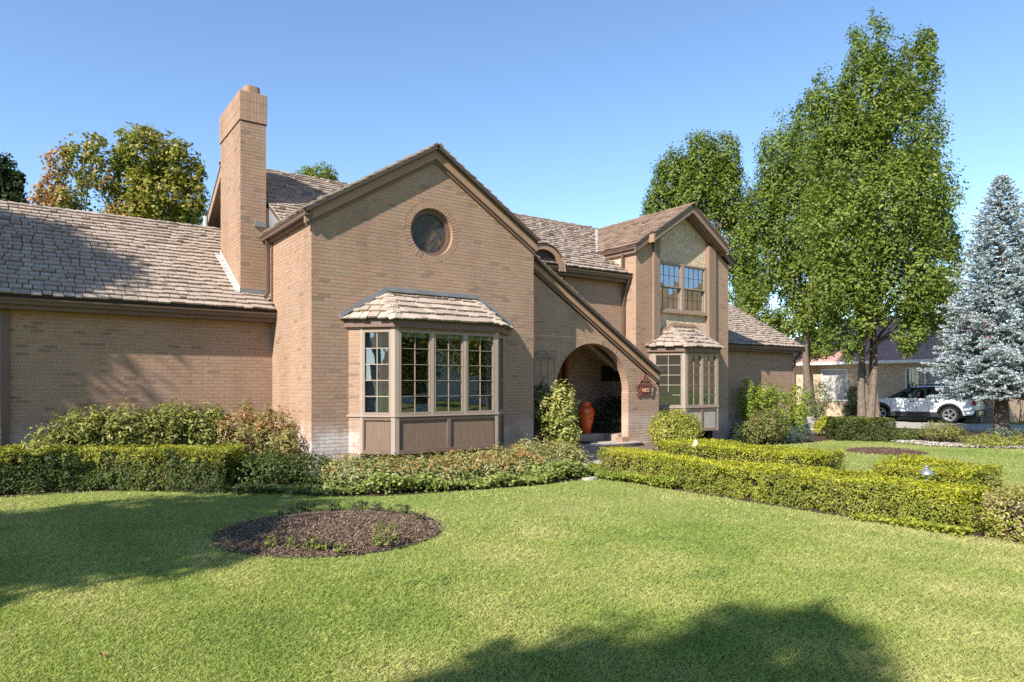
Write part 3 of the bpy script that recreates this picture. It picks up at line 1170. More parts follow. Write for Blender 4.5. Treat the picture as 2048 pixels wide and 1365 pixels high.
# --- gutters: ogee profile extruded
def gutter(a, b, out, size=0.105, name='gutter', mat='gutter'):
    a, b, out = np.asarray(a, float), np.asarray(b, float), np.asarray(out, float)
    prof = [(0, 0), (0, -0.1), (0.07, -0.1), (0.075, -0.06), (0.1, -0.03), (0.105, 0.0), (0.095, 0.0), (0.09, -0.02), (0.065, -0.05), (0.01, -0.09), (0.01, 0)]
    k = size / 0.105
    mb = MB()
    mb.prism([a + out * p * k + np.array([0, 0, q * k]) for p, q in prof], b - a)
    return mb.build(name, mat, house)


gutter((-10.2, 2.10, 3.165), (-0.03, 2.10, 3.165), (0, -1, 0))
gutter((-0.085, -0.16, 4.80), (-0.085, 2.6, 4.80), (-1, 0, 0), 0.12)
gutter((5.0, 1.47, 4.70), (9.34, 1.47, 4.70), (0, -1, 0))
gutter((9.27, 1.13, 5.50), (9.27, 2.65, 5.50), (-1, 0, 0), 0.1)
gutter((13.275, 2.25, 3.05), (18.9, 2.25, 3.05), (0, -1, 0))
gutter((13.34, 1.13, 5.50), (13.34, 2.9, 5.50), (1, 0, 0), 0.1)
mb = MB()
mb.box((-10.2, 2.11, 2.99), (-0.005, 2.369, 3.07))
mb.build('soffit', 'trim', house)
mb = MB()
mb.box((-0.08, -0.1, 4.63), (-0.012, 2.6, 4.78))
mb.build('eave_board', 'trim', house)
mb = MB()
mb.box((4.95, 1.48, 4.52), (9.33, 1.705, 4.62))
mb.build('soffit', 'trim', house)
mb = MB()
mb.box((9.262, 1.15, 5.30), (9.335, 2.75, 5.44))
mb.build('eave_board', 'trim', house)
mb = MB()
mb.box((13.28, 2.26, 2.88), (18.85, 2.495, 2.96))
mb.build('soffit', 'trim', house)


# --- downspouts
def spout(pts, w=0.075, d=0.055, up=(0, 0, 1)):
    mb = MB()
    for a, b in zip(pts[:-1], pts[1:]):
        dd = np.asarray(b, float) - np.asarray(a, float)
        u = (0, -1, 0) if abs(unit(dd)[2]) > 0.5 else (0, 0, 1)
        mb.beam(a, b, w, d, u)
    return mb.build('downspout', 'gutter', house)


spout([(-0.11, 2.36, 4.7), (-0.075, 2.40, 4.45), (-0.075, 2.40, 3.62), (-0.16, 2.30, 3.50)], 0.07, 0.06)
spout([(-0.02, 2.33, 4.62), (-0.02, 2.33, 3.3)], 0.03, 0.05)
spout([(9.24, 1.42, 4.6), (9.27, 1.60, 4.25), (9.27, 1.66, 3.9), (9.27, 1.66, 2.3)], 0.075, 0.06)
spout([(9.28, 1.70, 5.42), (9.28, 1.70, 4.72)], 0.085, 0.06)
spout([(18.75, 2.2, 2.95), (18.66, 2.44, 2.65), (18.66, 2.44, 0.1)], 0.08, 0.06)
spout([(-4.40, 2.33, 3.0), (-4.40, 2.33, 0.3)], 0.10, 0.05)
spout([(9.56, 0.66, 1.95), (9.56, 0.66, 0.8)], 0.035, 0.05)
# --- flashings
mb = MB()
mb.prism([(-0.572, 2.60, 3.60), (-0.572, 4.36, 4.655), (-0.572, 4.36, 4.74), (-0.572, 2.60, 3.70)], (-0.012, 0, 0))
mb.prism([(-0.585, 2.60, 3.592), (-0.585, 4.36, 4.648), (-0.70, 4.36, 4.656), (-0.655, 2.60, 3.60)], (0, 0, 0.02))
mb.build('flashing', 'flash_white', house)
mb = MB()
mb.box((-0.58, 2.595, 3.56), (-0.075, 2.608, 3.69))
mb.build('flashing', 'flash', house)
mb = MB()
mb.box((-0.30, 2.56, 4.98), (-0.07, 2.612, 5.09))
mb.build('flashing', 'flash', house)
mb = MB()
mb.prism([(9.17, 2.66, 5.52), (9.25, 2.60, 5.50), (11.3, 4.90, 6.86), (11.2, 4.95, 6.88)], (0, 0, 0.03))
mb.build('valley_flashing', 'flash_white', house)

mb = MB()
mb.prism([(0.02, 1.42, 4.58), (0.02, 2.74, 4.58), (0.02, 2.74, 5.47), (0.02, 1.42, 4.68)], (-0.012, 0, 0))
mb.build('flashing', 'flash', house)
# --- eyebrow dormer on the main eave
EU, EZ, ER = 6.28, 4.58, 0.62
dm = MB()
nseg = 18
for i in range(nseg):
    t0, t1 = math.pi * i / nseg, math.pi * (i + 1) / nseg
    q = [(EU + ER * math.cos(t), 1.38, EZ + ER * math.sin(t)) for t in (t0, t1)]
    dm.prism([q[0], q[1], (q[1][0], 2.6, q[1][2]), (q[0][0], 2.6, q[0][2])], (0.02 * math.cos(t0), 0, 0.02 * math.sin(t0)))
dorm = dm.build('eyebrow_dormer', 'deck', house)
mb = MB()
for i in range(nseg):
    t0, t1 = math.pi * i / nseg, math.pi * (i + 1) / nseg
    mb.prism([(EU + r * math.cos(t), 1.36, EZ + r * math.sin(t)) for r, t in ((ER - 0.13, t0), (ER - 0.005, t0), (ER - 0.005, t1), (ER - 0.13, t1))], (0, 0.06, 0))
mb.build('arch_trim', 'tan', dorm)
mb = MB()
mb.prism([(EU + (ER - 0.12) * math.cos(math.pi * i / nseg), 1.44, EZ + (ER - 0.12) * math.sin(math.pi * i / nseg)) for i in range(nseg + 1)], (0, 0.03, 0))
mb.build('vent', 'darkwood', dorm)
mb = MB()
for j in range(6):
    v0, v1 = 1.33 + j * 0.2, 1.33 + j * 0.2 + 0.24
    t = 0.0
    while t < math.pi - 0.02:
        w = random.choice(WBINS) / ER
        a, b = t, min(t + w, math.pi)
        mb.col = tuple(shake_tint(2))
        r0, r1 = ER + 0.045 - 0.0, ER + 0.022
        mb.prism([(EU + (r0) * math.cos(a), v0, EZ + r0 * math.sin(a)), (EU + r0 * math.cos(b - 0.012), v0, EZ + r0 * math.sin(b - 0.012)),
                  (EU + r1 * math.cos(b - 0.012), v1, EZ + r1 * math.sin(b - 0.012)), (EU + r1 * math.cos(a), v1, EZ + r1 * math.sin(a))],
                 (-0.02 * math.cos((a + b) / 2), 0, -0.02 * math.sin((a + b) / 2)))
        t += w
mb.build('shingles', 'shingle', dorm, kind='stuff')

# --- round window
rw = MB()
def ring(mb, v0, v1, r0, r1, n=48):
    for i in range(n):
        t0, t1 = 2 * math.pi * i / n, 2 * math.pi * (i + 1) / n
        mb.prism([(WC + r * math.cos(t), v0, WZ + r * math.sin(t)) for r, t in ((r0, t0), (r1, t0), (r1, t1), (r0, t1))], (0, v1 - v0, 0))
ring(rw, 0.09, 0.15, 0.40, 0.475)
rwin = rw.build('round_window', 'trim', house)
mb = MB()
ring(mb, 0.115, 0.15, 0.375, 0.405)
mb.build('sash', 'gutter', rwin)
lead = MB()
gc = MB()
cols_g = [(0.10, 0.09, 0.075), (0.055, 0.05, 0.05), (0.12, 0.10, 0.05), (0.05, 0.06, 0.09), (0.14, 0.09, 0.03), (0.06, 0.075, 0.05), (0.09, 0.05, 0.045)]
g0 = 0.082
for i in range(-6, 7):
    for j in range(-6, 7):
        # diamond quarry panes, coloured glass, clipped to the circle
        cx_, cz_ = (i - j) * g0 * 0.72, (i + j) * g0 * 0.9
        poly = [(cx_, cz_ - g0 * 0.88), (cx_ + g0 * 0.70, cz_), (cx_, cz_ + g0 * 0.88), (cx_ - g0 * 0.70, cz_)]
        for k in range(16):
            t = 2 * math.pi * k / 16
            if poly:
                poly = clip(poly, -math.cos(t), -math.sin(t), -0.372)
        if len(poly) < 3:
            continue
        gc.col = random.choice(cols_g)
        gc.prism([(WC + x * 0.96, 0.135, WZ + z * 0.96) for x, z in poly], (0, 0.006, 0))
cg = gc.build('leaded_pane', M_attr('coloured_glass', 0.45, 30, 0.4, 0.3, 20, spec=0.35), rwin, kind='stuff')
for i in range(-6, 7):
    for sg in (-1, 1):
        # lead cames along the diamond joints
        off = (i + 0.5) * g0
        dx, dz = 0.72, 0.9 * sg
        L = math.hypot(dx, dz)
        dx, dz = dx / L, dz / L
        nx, nz = -dz, dx
        dist = off * 2 * 0.72 * 0.9 / L
        if abs(dist) < 0.36:
            hl = math.sqrt(0.37 ** 2 - dist ** 2)
            a = (WC + nx * dist - dx * hl, 0.133, WZ + nz * dist - dz * hl)
            b = (WC + nx * dist + dx * hl, 0.133, WZ + nz * dist + dz * hl)
            lead.beam(a, b, 0.007, 0.006, (0, 1, 0))
lead.build('lead_came', 'gutter', rwin)
mb = MB()
mb.box((WC - 0.7, 0.19, WZ - 0.7), (WC + 0.7, 0.21, WZ + 0.7))
mb.build('dark_backing', 'darkroom', house)


# --- windows
def casement(parent, fr, s0, s1, t0, t1, cols, rows, glass='glass', d=0.0, bar='sash', edge=0.042, barw=0.016, bard=-0.018):
    mb = MB()
    fr.box(mb, s0, s1, t0, t0 + edge, d - 0.05, d + 0.012)
    fr.box(mb, s0, s1, t1 - edge, t1, d - 0.05, d + 0.012)
    fr.box(mb, s0, s0 + edge, t0 + edge, t1 - edge, d - 0.05, d + 0.010)
    fr.box(mb, s1 - edge, s1, t0 + edge, t1 - edge, d - 0.05, d + 0.010)
    mb.build('sash', 'sash', parent)
    a0, a1, b0, b1 = s0 + edge, s1 - edge, t0 + edge, t1 - edge
    mt = MB()
    pw, ph = (a1 - a0) / cols, (b1 - b0) / rows
    for i in range(1, cols):
        fr.box(mt, a0 + i * pw - barw / 2, a0 + i * pw + barw / 2, b0, b1, d - 0.03, d + bard + 0.012)
    for j in range(1, rows):
        fr.box(mt, a0, a1, b0 + j * ph - barw / 2, b0 + j * ph + barw / 2, d - 0.031, d + bard + 0.013)
    mt.build('muntin', bar, parent)
    for i in range(cols):
        for j in range(rows):
            tl_ = [random.gauss(0, 0.0012) for _ in range(3)]
            q = [(a0 + i * pw, b0 + j * ph), (a0 + (i + 1) * pw, b0 + j * ph), (a0 + (i + 1) * pw, b0 + (j + 1) * ph), (a0 + i * pw, b0 + (j + 1) * ph)]
            V = [fr.p(s, t, d - 0.026 + tl_[0] * (k in (1, 2)) + tl_[1] * (k in (2, 3))) for k, (s, t) in enumerate(q)]
            me = bpy.data.meshes.new('pane')
            me.from_pydata([tuple(v) for v in V], [], [(0, 1, 2, 3)])
            link('pane', me, glass, parent)


def bay(cx, vw, dep, hf, zb, zs, zh, zf, zr, ahw, nf, strip, worn):
    """three sided bay: angled brick strips, casements, panelled apron, hipped shake roof"""
    b = MB()
    PL, FL = np.array([cx - hf - dep, vw, 0]), np.array([cx - hf, vw - dep, 0])
    FRt, PR = np.array([cx + hf, vw - dep, 0]), np.array([cx + hf + dep, vw, 0])
    k = math.sqrt(0.5)
    faces = [Fr(PL, (k, -k, 0), (-k, -k, 0)), Fr(FL, (1, 0, 0), (0, -1, 0)), Fr(FRt, (k, k, 0), (k, -k, 0))]
    Ls = [dep / k, 2 * hf, dep / k]
    # fascia as the body of the part
    o = 0.064

    def outline(off, z):
        return [(PL[0] - off * 1.414, vw - 0.002, z), (FL[0] - off * 0.414, vw - dep - off, z), (FRt[0] + off * 0.414, vw - dep - off, z), (PR[0] + off * 1.414, vw - 0.002, z)]

    b.prism(outline(o, zh), (0, 0, zf - zh))
    bw = b.build('bay_window', 'trim', house)
    mb = MB()
    mb.prism(outline(o + 0.025, zf + 0.002), (0, 0, 0.03))
    mb.build('crown_board', 'trim', bw)
    # sill
    mb = MB()
    mb.prism(outline(0.028, zs - 0.035), (0, 0, 0.035))
    mb.build('sill', 'cream', bw)
    mb = MB()
    mb.prism(outline(-0.02, zb), (0, 0, 0.04))
    mb.build('floor_panel', 'trim', bw)
    for fi, fr in enumerate(faces):
        L = Ls[fi]
        s0, s1 = 0.0, L
        if fi != 1:
            # brick return next to the wall
            sw = strip
            a, c = (0.0, sw) if fi == 0 else (L - sw, L)
            brick_wall(house, Fr(fr.o, fr.a, fr.n), [(zb - 0.35, zh - 0.002, const(a), const(c))], thick=0.05, single_ok=False, off=a, name='brick_return')
            if fi == 0:
                s0 = sw
            else:
                s1 = L - sw
        # posts
        mb = MB()
        pw = 0.075
        fr.box(mb, s0, s0 + pw * (0.6 if fi == 0 else 1), zb, zh, -0.07, 0.012)
        fr.box(mb, s1 - pw * (0.6 if fi == 2 else 1), s1, zb, zh, -0.07, 0.012)
        mb.build('corner_post', 'cream', bw)
        g0, g1 = s0 + pw * (0.6 if fi == 0 else 1), s1 - pw * (0.6 if fi == 2 else 1)
        mb = MB()
        fr.box(mb, g0, g1, zh - 0.05, zh, -0.06, 0.004)
        mb.build('head_board', 'post', bw)
        nw = nf if fi == 1 else 1
        mw = 0.05
        w = (g1 - g0 - mw * (nw - 1)) / nw
        for i in range(nw):
            a = g0 + i * (w + mw)
            casement(bw, fr, a, a + w, zs + 0.004, zh - 0.05, 2, 5, bar='cream' if fi == 0 else 'sash', barw=0.015 if fi == 0 else 0.010)
            if i:
                mb = MB()
                fr.box(mb, a - mw, a, zs, zh - 0.05, -0.06, 0.018)
                mb.build('mullion', 'cream', bw)
        # panelled apron
        npn = 2 if fi == 1 else 1
        zt = zs - 0.037
        mb = MB()
        fr.box(mb, s0, s1, zt - 0.06, zt, -0.05, 0.006)
        fr.box(mb, s0, s1, zb, zb + 0.075, -0.05, 0.008)
        st = 0.075
        pwid = (s1 - s0 - st * (npn + 1)) / npn
        for i in range(npn + 1):
            fr.box(mb, s0 + i * (pwid + st), s0 + i * (pwid + st) + st, zb + 0.075, zt - 0.06, -0.05, 0.0065)
        mb.build('panel_frame', 'trim' if not worn else 'post', bw)
        for i in range(npn):
            mb = MB()
            a = s0 + st + i * (pwid + st)
            fr.box(mb, a, a + pwid, zb + 0.075, zt - 0.06, -0.05, -0.024)
            mb.build('panel', 'wornpanel' if (worn and fi == 1) else 'panel', bw,
                     label='weathered grey apron panel with peeling paint' if (worn and fi == 1) else None)
    # hipped shake roof
    oe = o + 0.055
    E4 = [np.array(p) for p in outline(oe, zf + 0.035)]
    AL, ARt = np.array([cx - ahw, vw - 0.012, zr]), np.array([cx + ahw, vw - 0.012, zr])
    polys = [[E4[0], E4[1], AL], [E4[1], E4[2], ARt, AL], [E4[2], E4[3], ARt]]
    rb = MB()
    for p in polys:
        _, _, _, nn = plane_frame(p)
        rb.prism(p, -nn * 0.03)
    deck = rb.build('bay_roof', 'deck', house)
    for p in polys:
        SH0 = len(SHAKES)
        shake_roof(deck, p, exp=0.20 if not worn else 0.19, pal=1 if not worn else 0, over=0.03, rag=0.018)
    n0, n1, n2 = [plane_frame(p)[3] for p in polys]
    for a, c, na, nb_ in ((E4[1], AL, n0, n1), (E4[2], ARt, n1, n2)):
        cap = ridge_caps(deck, a + unit(a - c) * 0.03, c, na, nb_, w=0.115, step=0.2, pal=1 if not worn else 0)
    mb = MB()
    ln = [E4[0], AL, ARt, E4[3]]
    for a, c in zip(ln[:-1], ln[1:]):
        a = np.array([a[0], vw - 0.002, a[2]])
        c = np.array([c[0], vw - 0.002, c[2]])
        mb.prism([a + (0, 0, 0.02), c + (0, 0, 0.02), c + (0, 0, 0.115), a + (0, 0, 0.115)], (0, -0.014, 0))
        mb.prism([a + (0, -0.016, 0.03), c + (0, -0.016, 0.03), c + (0, -0.06, 0.03), a + (0, -0.06, 0.03)], (0, 0, 0.006))
    mb.build('flashing', 'flash' if not worn else 'tan', bw)
    return bw


bay1 = bay(2.43, 0.0, 0.63, 1.116, 0.47, 1.18, 2.773, 2.885, 3.46, 1.0, 3, 0.23, False)
bay2 = bay(11.23, TV, 0.68, 0.70, 0.45, 1.14, 2.64, 2.75, 3.37, 0.48, 2, 0.10, True)
# rooms behind the bays, open to the glass
def room(lo, hi, name='room'):
    mb = MB()
    x0, y0, z0 = lo
    x1, y1, z1 = hi
    t = 0.05
    mb.box((x0, y0, z0 - t), (x1, y1, z0))
    mb.box((x0, y0, z1), (x1, y1, z1 + t))
    mb.box((x0 - t, y0, z0), (x0, y1, z1))
    mb.box((x1, y0, z0), (x1 + t, y1, z1))
    mb.box((x0, y1, z0), (x1, y1 + t, z1))
    return mb.build(name, 'room', house)
room((0.35, 0.05, 0.52), (4.55, 4.4, 3.0))
room((9.75, TV + 0.05, 0.5), (12.75, 4.4, 2.85))
# curtains and blinds inside
def curtain(a, b, z0, z1, n=14, amp=0.025, mat='curtain'):
    a, b = np.asarray(a, float), np.asarray(b, float)
    d = unit(b - a)
    nn = np.array([-d[1], d[0], 0])
    V, F = [], []
    for i in range(n + 1):
        p = a + (b - a) * i / n + nn * amp * (1 if i % 2 else -1)
        V += [(p[0], p[1], z0), (p[0], p[1], z1)]
    F = [(2 * i, 2 * i + 2, 2 * i + 3, 2 * i + 1) for i in range(n)]
    mb = MB()
    mb.add(V, F)
    mb.build('curtain', mat, house)
curtain((0.98, -0.05, 0), (1.22, -0.29, 0), 0.6, 2.75)
curtain((3.38, -0.45, 0), (3.62, -0.38, 0), 0.6, 2.75)
curtain((11.62, 0.82, 0), (11.85, 0.80, 0), 0.6, 2.6)
mb = MB()
for a, b in ((1.39, 1.99), (2.13, 2.73), (2.87, 3.47)):
    mb.box((a, -0.555, 2.60), (b, -0.545, 2.72))
mb.build('blind', 'blind', house)

# --- tower upper window, stucco, posts
mb = MB()
frt = FV(TV)
poly = [(10.0, TV + 0.06, 2.85), (12.6, TV + 0.06, 2.85), (12.6, TV + 0.06, TR(12.6) - 0.24), (11.31, TV + 0.06, 6.63), (10.0, TV + 0.06, TR(10.0) - 0.24)]
# stucco field with the window opening left out
def rect_poly(pts):
    mb.prism([(x, TV + 0.07, z) for x, z in pts], (0, 0.1, 0))
Wz0, Wz1, Wu0, Wu1 = 3.84, 5.20, 10.23, 12.30
rect_poly([(10.0, 2.85), (12.6, 2.85), (12.6, Wz0), (10.0, Wz0)])
rect_poly([(10.0, Wz0 + 0.0005), (Wu0, Wz0 + 0.0005), (Wu0, Wz1 - 0.0005), (10.0, Wz1 - 0.0005)])
rect_poly([(Wu1, Wz0 + 0.0005), (12.6, Wz0 + 0.0005), (12.6, Wz1 - 0.0005), (Wu1, Wz1 - 0.0005)])
rect_poly([(10.0, Wz1), (12.6, Wz1), (12.6, TR(12.6) - 0.2), (11.31, 6.66), (10.0, TR(10.0) - 0.2)])
mb.build('stucco_panel', 'stucco', house)
for a, b in ((9.97, 10.215), (12.31, 12.62)):
    mb = MB()
    frt.box(mb, a, b, 2.9 if a < 11 else 2.9, TR(a if a < 11 else b) - 0.2, -0.1, 0.075)
    mb.build('timber_post', 'post', house)
mb = MB()
frt.box(mb, 10.216, 12.309, 3.765, 3.815, -0.07, 0.02)
uw = mb.build('upper_window', 'tan', house)
mb = MB()
frt.box(mb, Wu0, Wu1, Wz1 - 0.045, Wz1, -0.10, -0.02)
frt.box(mb, Wu0, Wu1, Wz0 - 0.02, Wz0 + 0.03, -0.10, -0.015)
frt.box(mb, Wu0, Wu0 + 0.03, Wz0 + 0.03, Wz1 - 0.045, -0.10, -0.022)
frt.box(mb, Wu1 - 0.06, Wu1, Wz0 + 0.03, Wz1 - 0.045, -0.10, -0.022)
frt.box(mb, 11.20, 11.31, Wz0 + 0.03, Wz1 - 0.045, -0.10, -0.018)
mb.build('window_frame', 'sash', uw)
for a, b in ((10.26, 11.20), (11.31, 12.24)):
    casement(uw, frt, a, b, 4.50, Wz1 - 0.045, 4, 2, 'glass_up', -0.045, 'darkwood', 0.032, 0.009, -0.03)
    casement(uw, frt, a, b, Wz0 + 0.03, 4.52, 4, 2, 'glass_up', -0.085, 'darkwood', 0.036, 0.009, -0.03)
room((10.1, TV + 0.2, 3.6), (12.5, 3.0, 5.3))

# --- porch
mb = MB()
mb.box((5.6, 0.40, -0.05), (9.1, 2.5, 0.262))
porch = mb.build('porch_floor', 'porchstone', house)
mb = MB()
mb.box((5.75, 0.36, 0.2635), (8.66, 1.0, 0.285))
mb.build('slab_edge', 'concrete', porch)
for a, b, z in ((-0.06, 0.398, 0.132), (-0.5, -0.062, 0.012)):
    mb = MB()
    mb.box((5.75, a, -0.05), (8.3, b, z))
    mb.build('porch_step', 'porchstone', house)
mb = MB()
mb.box((6.0, 1.55, 0.263), (9.19, 2.48, 0.44))
mb.box((8.42, 1.0, 0.263), (9.19, 1.549, 0.44))
mb.build('landing', 'porchstone', house)
mb = MB()
mb.box((8.20, 0.62, 0.286), (8.417, 0.86, 0.40))
mb.build('arch_plinth', 'tan', house)
pb = brick_wall(house, FV(2.49), [(0.2, 3.4, const(7.95), const(9.2))], off=0.0, single_ok=False)
mb = MB()
mb.box((5.5, 2.52, 0.2), (7.0, 2.7, 3.6))
mb.build('wall', 'mortar', house)
mb = MB()
mb.box((7.0, 2.52, 2.75), (7.95, 2.7, 3.6))
mb.build('wall', 'mortar', house)
brick_wall(house, FU(9.2), [(0.2, 1.835, const(0.87), const(2.49))], thick=0.14, off=0.0, single_ok=False)
mb = MB()
mb.box((9.21, 0.87, 1.84), (9.34, 2.49, 2.3))
mb.build('opening_panel', 'darkwood', house)  # dark panel standing in for the unlit opening above the side wall
mb = MB()
mb.box((9.185, 0.9, 1.815), (9.205, 2.48, 1.84))
mb.build('ledge', 'tan', house)
ceil = MB()
CZ = lambda u: 2.26 + (9.2 - u) * 0.62
ceil.prism([(5.5, 0.87, CZ(5.5) + 0.02), (9.34, 0.87, CZ(9.34) + 0.02), (9.34, 2.49, CZ(9.34) + 0.02), (5.5, 2.49, CZ(5.5) + 0.02)], (0, 0, 0.05))
ceiling = ceil.build('porch_ceiling', 'darkwood', house)
k = 0
u = 9.2
while u > 5.6:
    a, b = u, max(u - 0.36, 5.5)
    mb = MB()
    mb.prism([(a - 0.006, 0.87, CZ(a - 0.006)), (b + 0.006, 0.87, CZ(b + 0.006)), (b + 0.006, 2.488, CZ(b + 0.006)), (a - 0.006, 2.488, CZ(a - 0.006))], (0, 0, 0.018))
    mb.build('plank', 'ceilwood', ceiling)
    u -= 0.36
for x, y, m_ in ((8.0, 1.75, 'darkwood'), (8.05, 1.15, 'white')):
    mb = MB()
    mb.lathe((x, y, CZ(x) - 0.012), [(0.085, 0.0), (0.09, 0.01), (0.06, 0.03)], 16)
    mb.build('recessed_light', m_, house)
# front door
mb = MB()
mb.box((7.86, 2.44, 0.44), (7.95, 2.6, 2.74))
mb.box((6.95, 2.44, 0.44), (7.02, 2.6, 2.74))
mb.box((7.02, 2.44, 2.66), (7.86, 2.6, 2.74))
door = mb.build('front_door', 'doorwood', house)
mb = MB()
mb.box((7.02, 2.52, 0.44), (7.86, 2.56, 2.66))
mb.build('door_leaf', 'darkwood', door)
mb = MB()
mb.box((7.66, 2.49, 0.44), (7.74, 2.519, 2.66))
mb.box((7.05, 2.49, 0.44), (7.15, 2.519, 2.66))
mb.build('stile', 'doorwood', door)


# ================================================================== THINGS ON AND BY THE HOUSE
# orange vase on the landing
vx, vy = 8.06, 1.84
vs = MB()
prof = [(0.10, 0.0), (0.115, 0.01), (0.15, 0.15), (0.195, 0.32), (0.228, 0.5), (0.232, 0.58), (0.215, 0.65), (0.165, 0.715), (0.125, 0.745),
        (0.115, 0.775), (0.128, 0.80), (0.14, 0.83), (0.13, 0.84), (0.105, 0.835), (0.095, 0.77)]
vs.lathe((vx, vy, 0.44), prof, 32)
tag(vs.build('vase', 'vase', smooth=True), 'tall glossy orange ceramic vase standing on the porch landing', 'vase')
# door mat
mm_ = MB()
mm_.box((6.3, 0.75, 0.286), (7.5, 1.35, 0.30))
tag(mm_.build('door_mat', 'darkwood'), 'dark door mat lying on the porch slab under the arch', 'mat')

# iron trellis against the arch wall
tx0, tx1, ty = 5.30, 5.90, 0.5
tre = thing('trellis', 'grey iron garden trellis with scrolled top leaning on the brick beside the arch', 'trellis', (5.6, ty, 0.05))
mb = MB()
for i in range(4):
    x = tx0 + (tx1 - tx0) * i / 3
    mb.tube([(x, ty, 0.05), (x, ty, 2.34)], 0.0085, 6)
mb.tube([(tx0, ty, 2.34), (tx1, ty, 2.34)], 0.008, 6)
mb.tube([(tx0, ty, 1.2), (tx1, ty, 1.2)], 0.006, 6)
mb.build('upright', 'iron', tre)
mb = MB()
pts = []
for i in range(26):
    t = i / 25
    pts.append((tx0 - 0.02 + t * 0.62, ty - 0.012, 2.36 + 0.17 * math.sin(math.pi * min(t * 1.25, 1.0)) - 0.02 * t))
pts += [(tx1 + 0.03, ty - 0.012, 2.35), (tx1 + 0.06, ty - 0.012, 2.375), (tx1 + 0.055, ty - 0.012, 2.42), (tx1 + 0.02, ty - 0.012, 2.43), (tx1 + 0.012, ty - 0.012, 2.40)]
mb.tube(pts, 0.010, 6)
mb.build('top_arch', 'iron', tre)
for k in range(3):
    x0 = tx0 + 0.2 * k
    for sg, zz in ((1, 1.55), (-1, 1.55)):
        c = []
        for i in range(18):
            t = i / 17
            ang = t * 3.8
            r = 0.085 * (1 - 0.55 * t)
            c.append((x0 + 0.1 + sg * (0.1 - r * math.cos(ang)) * 0.9, ty - 0.006, zz + 0.18 * t + r * math.sin(ang)))
        mb = MB()
        mb.tube(c, 0.005, 5)
        mb.build('scroll', 'iron', tre)
    for i in range(2):
        c = [(x0 + 0.1 + (0.05 + 0.03 * math.cos(a)) * (1 if i else -1), ty - 0.006, 2.41 + 0.035 * math.sin(a)) for a in np.linspace(0, 5.2, 12)]
        mb = MB()
        mb.tube(c, 0.005, 5)
        mb.build('scroll', 'iron', tre)

# house number plaque, cast scrolls round a red shield
pu_, pz_, pvv = 9.0, 1.69, 0.612
plq = thing('number_plaque', 'rust coloured scrolled house number plaque on the brick right of the arch', 'plaque', (pu_, pvv, pz_))
mb = MB()
outl = []
for i in range(48):
    t = 2 * math.pi * i / 48
    c, s = math.cos(t), math.sin(t)
    r = 1 / ((abs(c) ** 2.8 + abs(s) ** 2.8) ** (1 / 2.8))
    outl.append((pu_ + 0.185 * r * c, pvv + 0.01, pz_ - 0.1 + 0.155 * r * s))
mb.prism(outl, (0, -0.03, 0))
top = [(pu_ + 0.085 * math.cos(t), pvv + 0.01, pz_ + 0.2 + 0.135 * math.sin(t)) for t in np.linspace(0, 2 * math.pi, 24, endpoint=False)]
mb.prism(top, (0, -0.026, 0))
mb.prism([(pu_ - 0.12, pvv + 0.01, pz_ + 0.03), (pu_ + 0.12, pvv + 0.01, pz_ + 0.03), (pu_ + 0.09, pvv + 0.01, pz_ + 0.1), (pu_ - 0.09, pvv + 0.01, pz_ + 0.1)], (0, -0.028, 0))
mb.build('backplate', 'plaque', plq)
mb = MB()
mb.prism([(pu_ + (p[0] - pu_) * 0.84, pvv - 0.02, pz_ - 0.09 + (p[2] - pz_ + 0.1) * 0.80) for p in outl], (0, -0.006, 0))
mb.build('shield', 'plaque_face', plq)
mb = MB()
for sg in (-1, 1):
    # arm scrolls curling down both sides
    mb.tube([(pu_ + sg * x, pvv - 0.012, pz_ + z) for x, z in ((0.07, 0.13), (0.15, 0.17), (0.18, 0.13), (0.22, 0.06), (0.29, 0.0), (0.33, -0.02), (0.335, 0.04), (0.31, 0.07))], 0.021, 6)
    mb.tube([(pu_ + sg * x, pvv - 0.012, pz_ + z) for x, z in ((0.31, -0.02), (0.30, -0.08), (0.27, -0.14), (0.28, -0.2), (0.25, -0.245), (0.2, -0.24), (0.19, -0.2))], 0.022, 6)
    mb.tube([(pu_ + sg * x, pvv - 0.012, pz_ + z) for x, z in ((0.1, 0.06), (0.15, 0.07), (0.17, 0.03))], 0.018, 6)
    mb.tube([(pu_ + sg * x, pvv - 0.022, pz_ + z) for x, z in ((0.02, 0.12), (0.055, 0.16), (0.065, 0.22), (0.05, 0.28), (0.02, 0.31))], 0.014, 6)
mb.tube([(pu_ - 0.03, pvv - 0.022, pz_ + 0.27), (pu_ + 0.02, pvv - 0.024, pz_ + 0.23), (pu_ - 0.02, pvv - 0.024, pz_ + 0.18), (pu_ + 0.03, pvv - 0.022, pz_ + 0.13)], 0.014, 6)
mb.build('scroll', 'plaque', plq)
cu = bpy.data.curves.new('digits', 'FONT')
cu.body = '1855'
cu.size = 0.135
cu.extrude = 0.008
cu.bevel_depth = 0.003
cu.align_x = 'CENTER'
tmp = bpy.data.objects.new('digits_tmp', cu)
COL.objects.link(tmp)
dg = bpy.context.evaluated_depsgraph_get()
me = bpy.data.meshes.new_from_object(tmp.evaluated_get(dg))
bpy.data.objects.remove(tmp)
me.materials.clear()
me.transform(Matrix.Translation((pu_, pvv - 0.034, pz_ - 0.145)) @ Matrix.Rotation(R(90), 4, 'X'))
link('digits', me, 'letter', plq)


# ================================================================== VEGETATION
def core_mesh(V, F, name, mat, parent):
    mb = MB()
    mb.add(V, F)
    return mb.build(name, mat, parent)


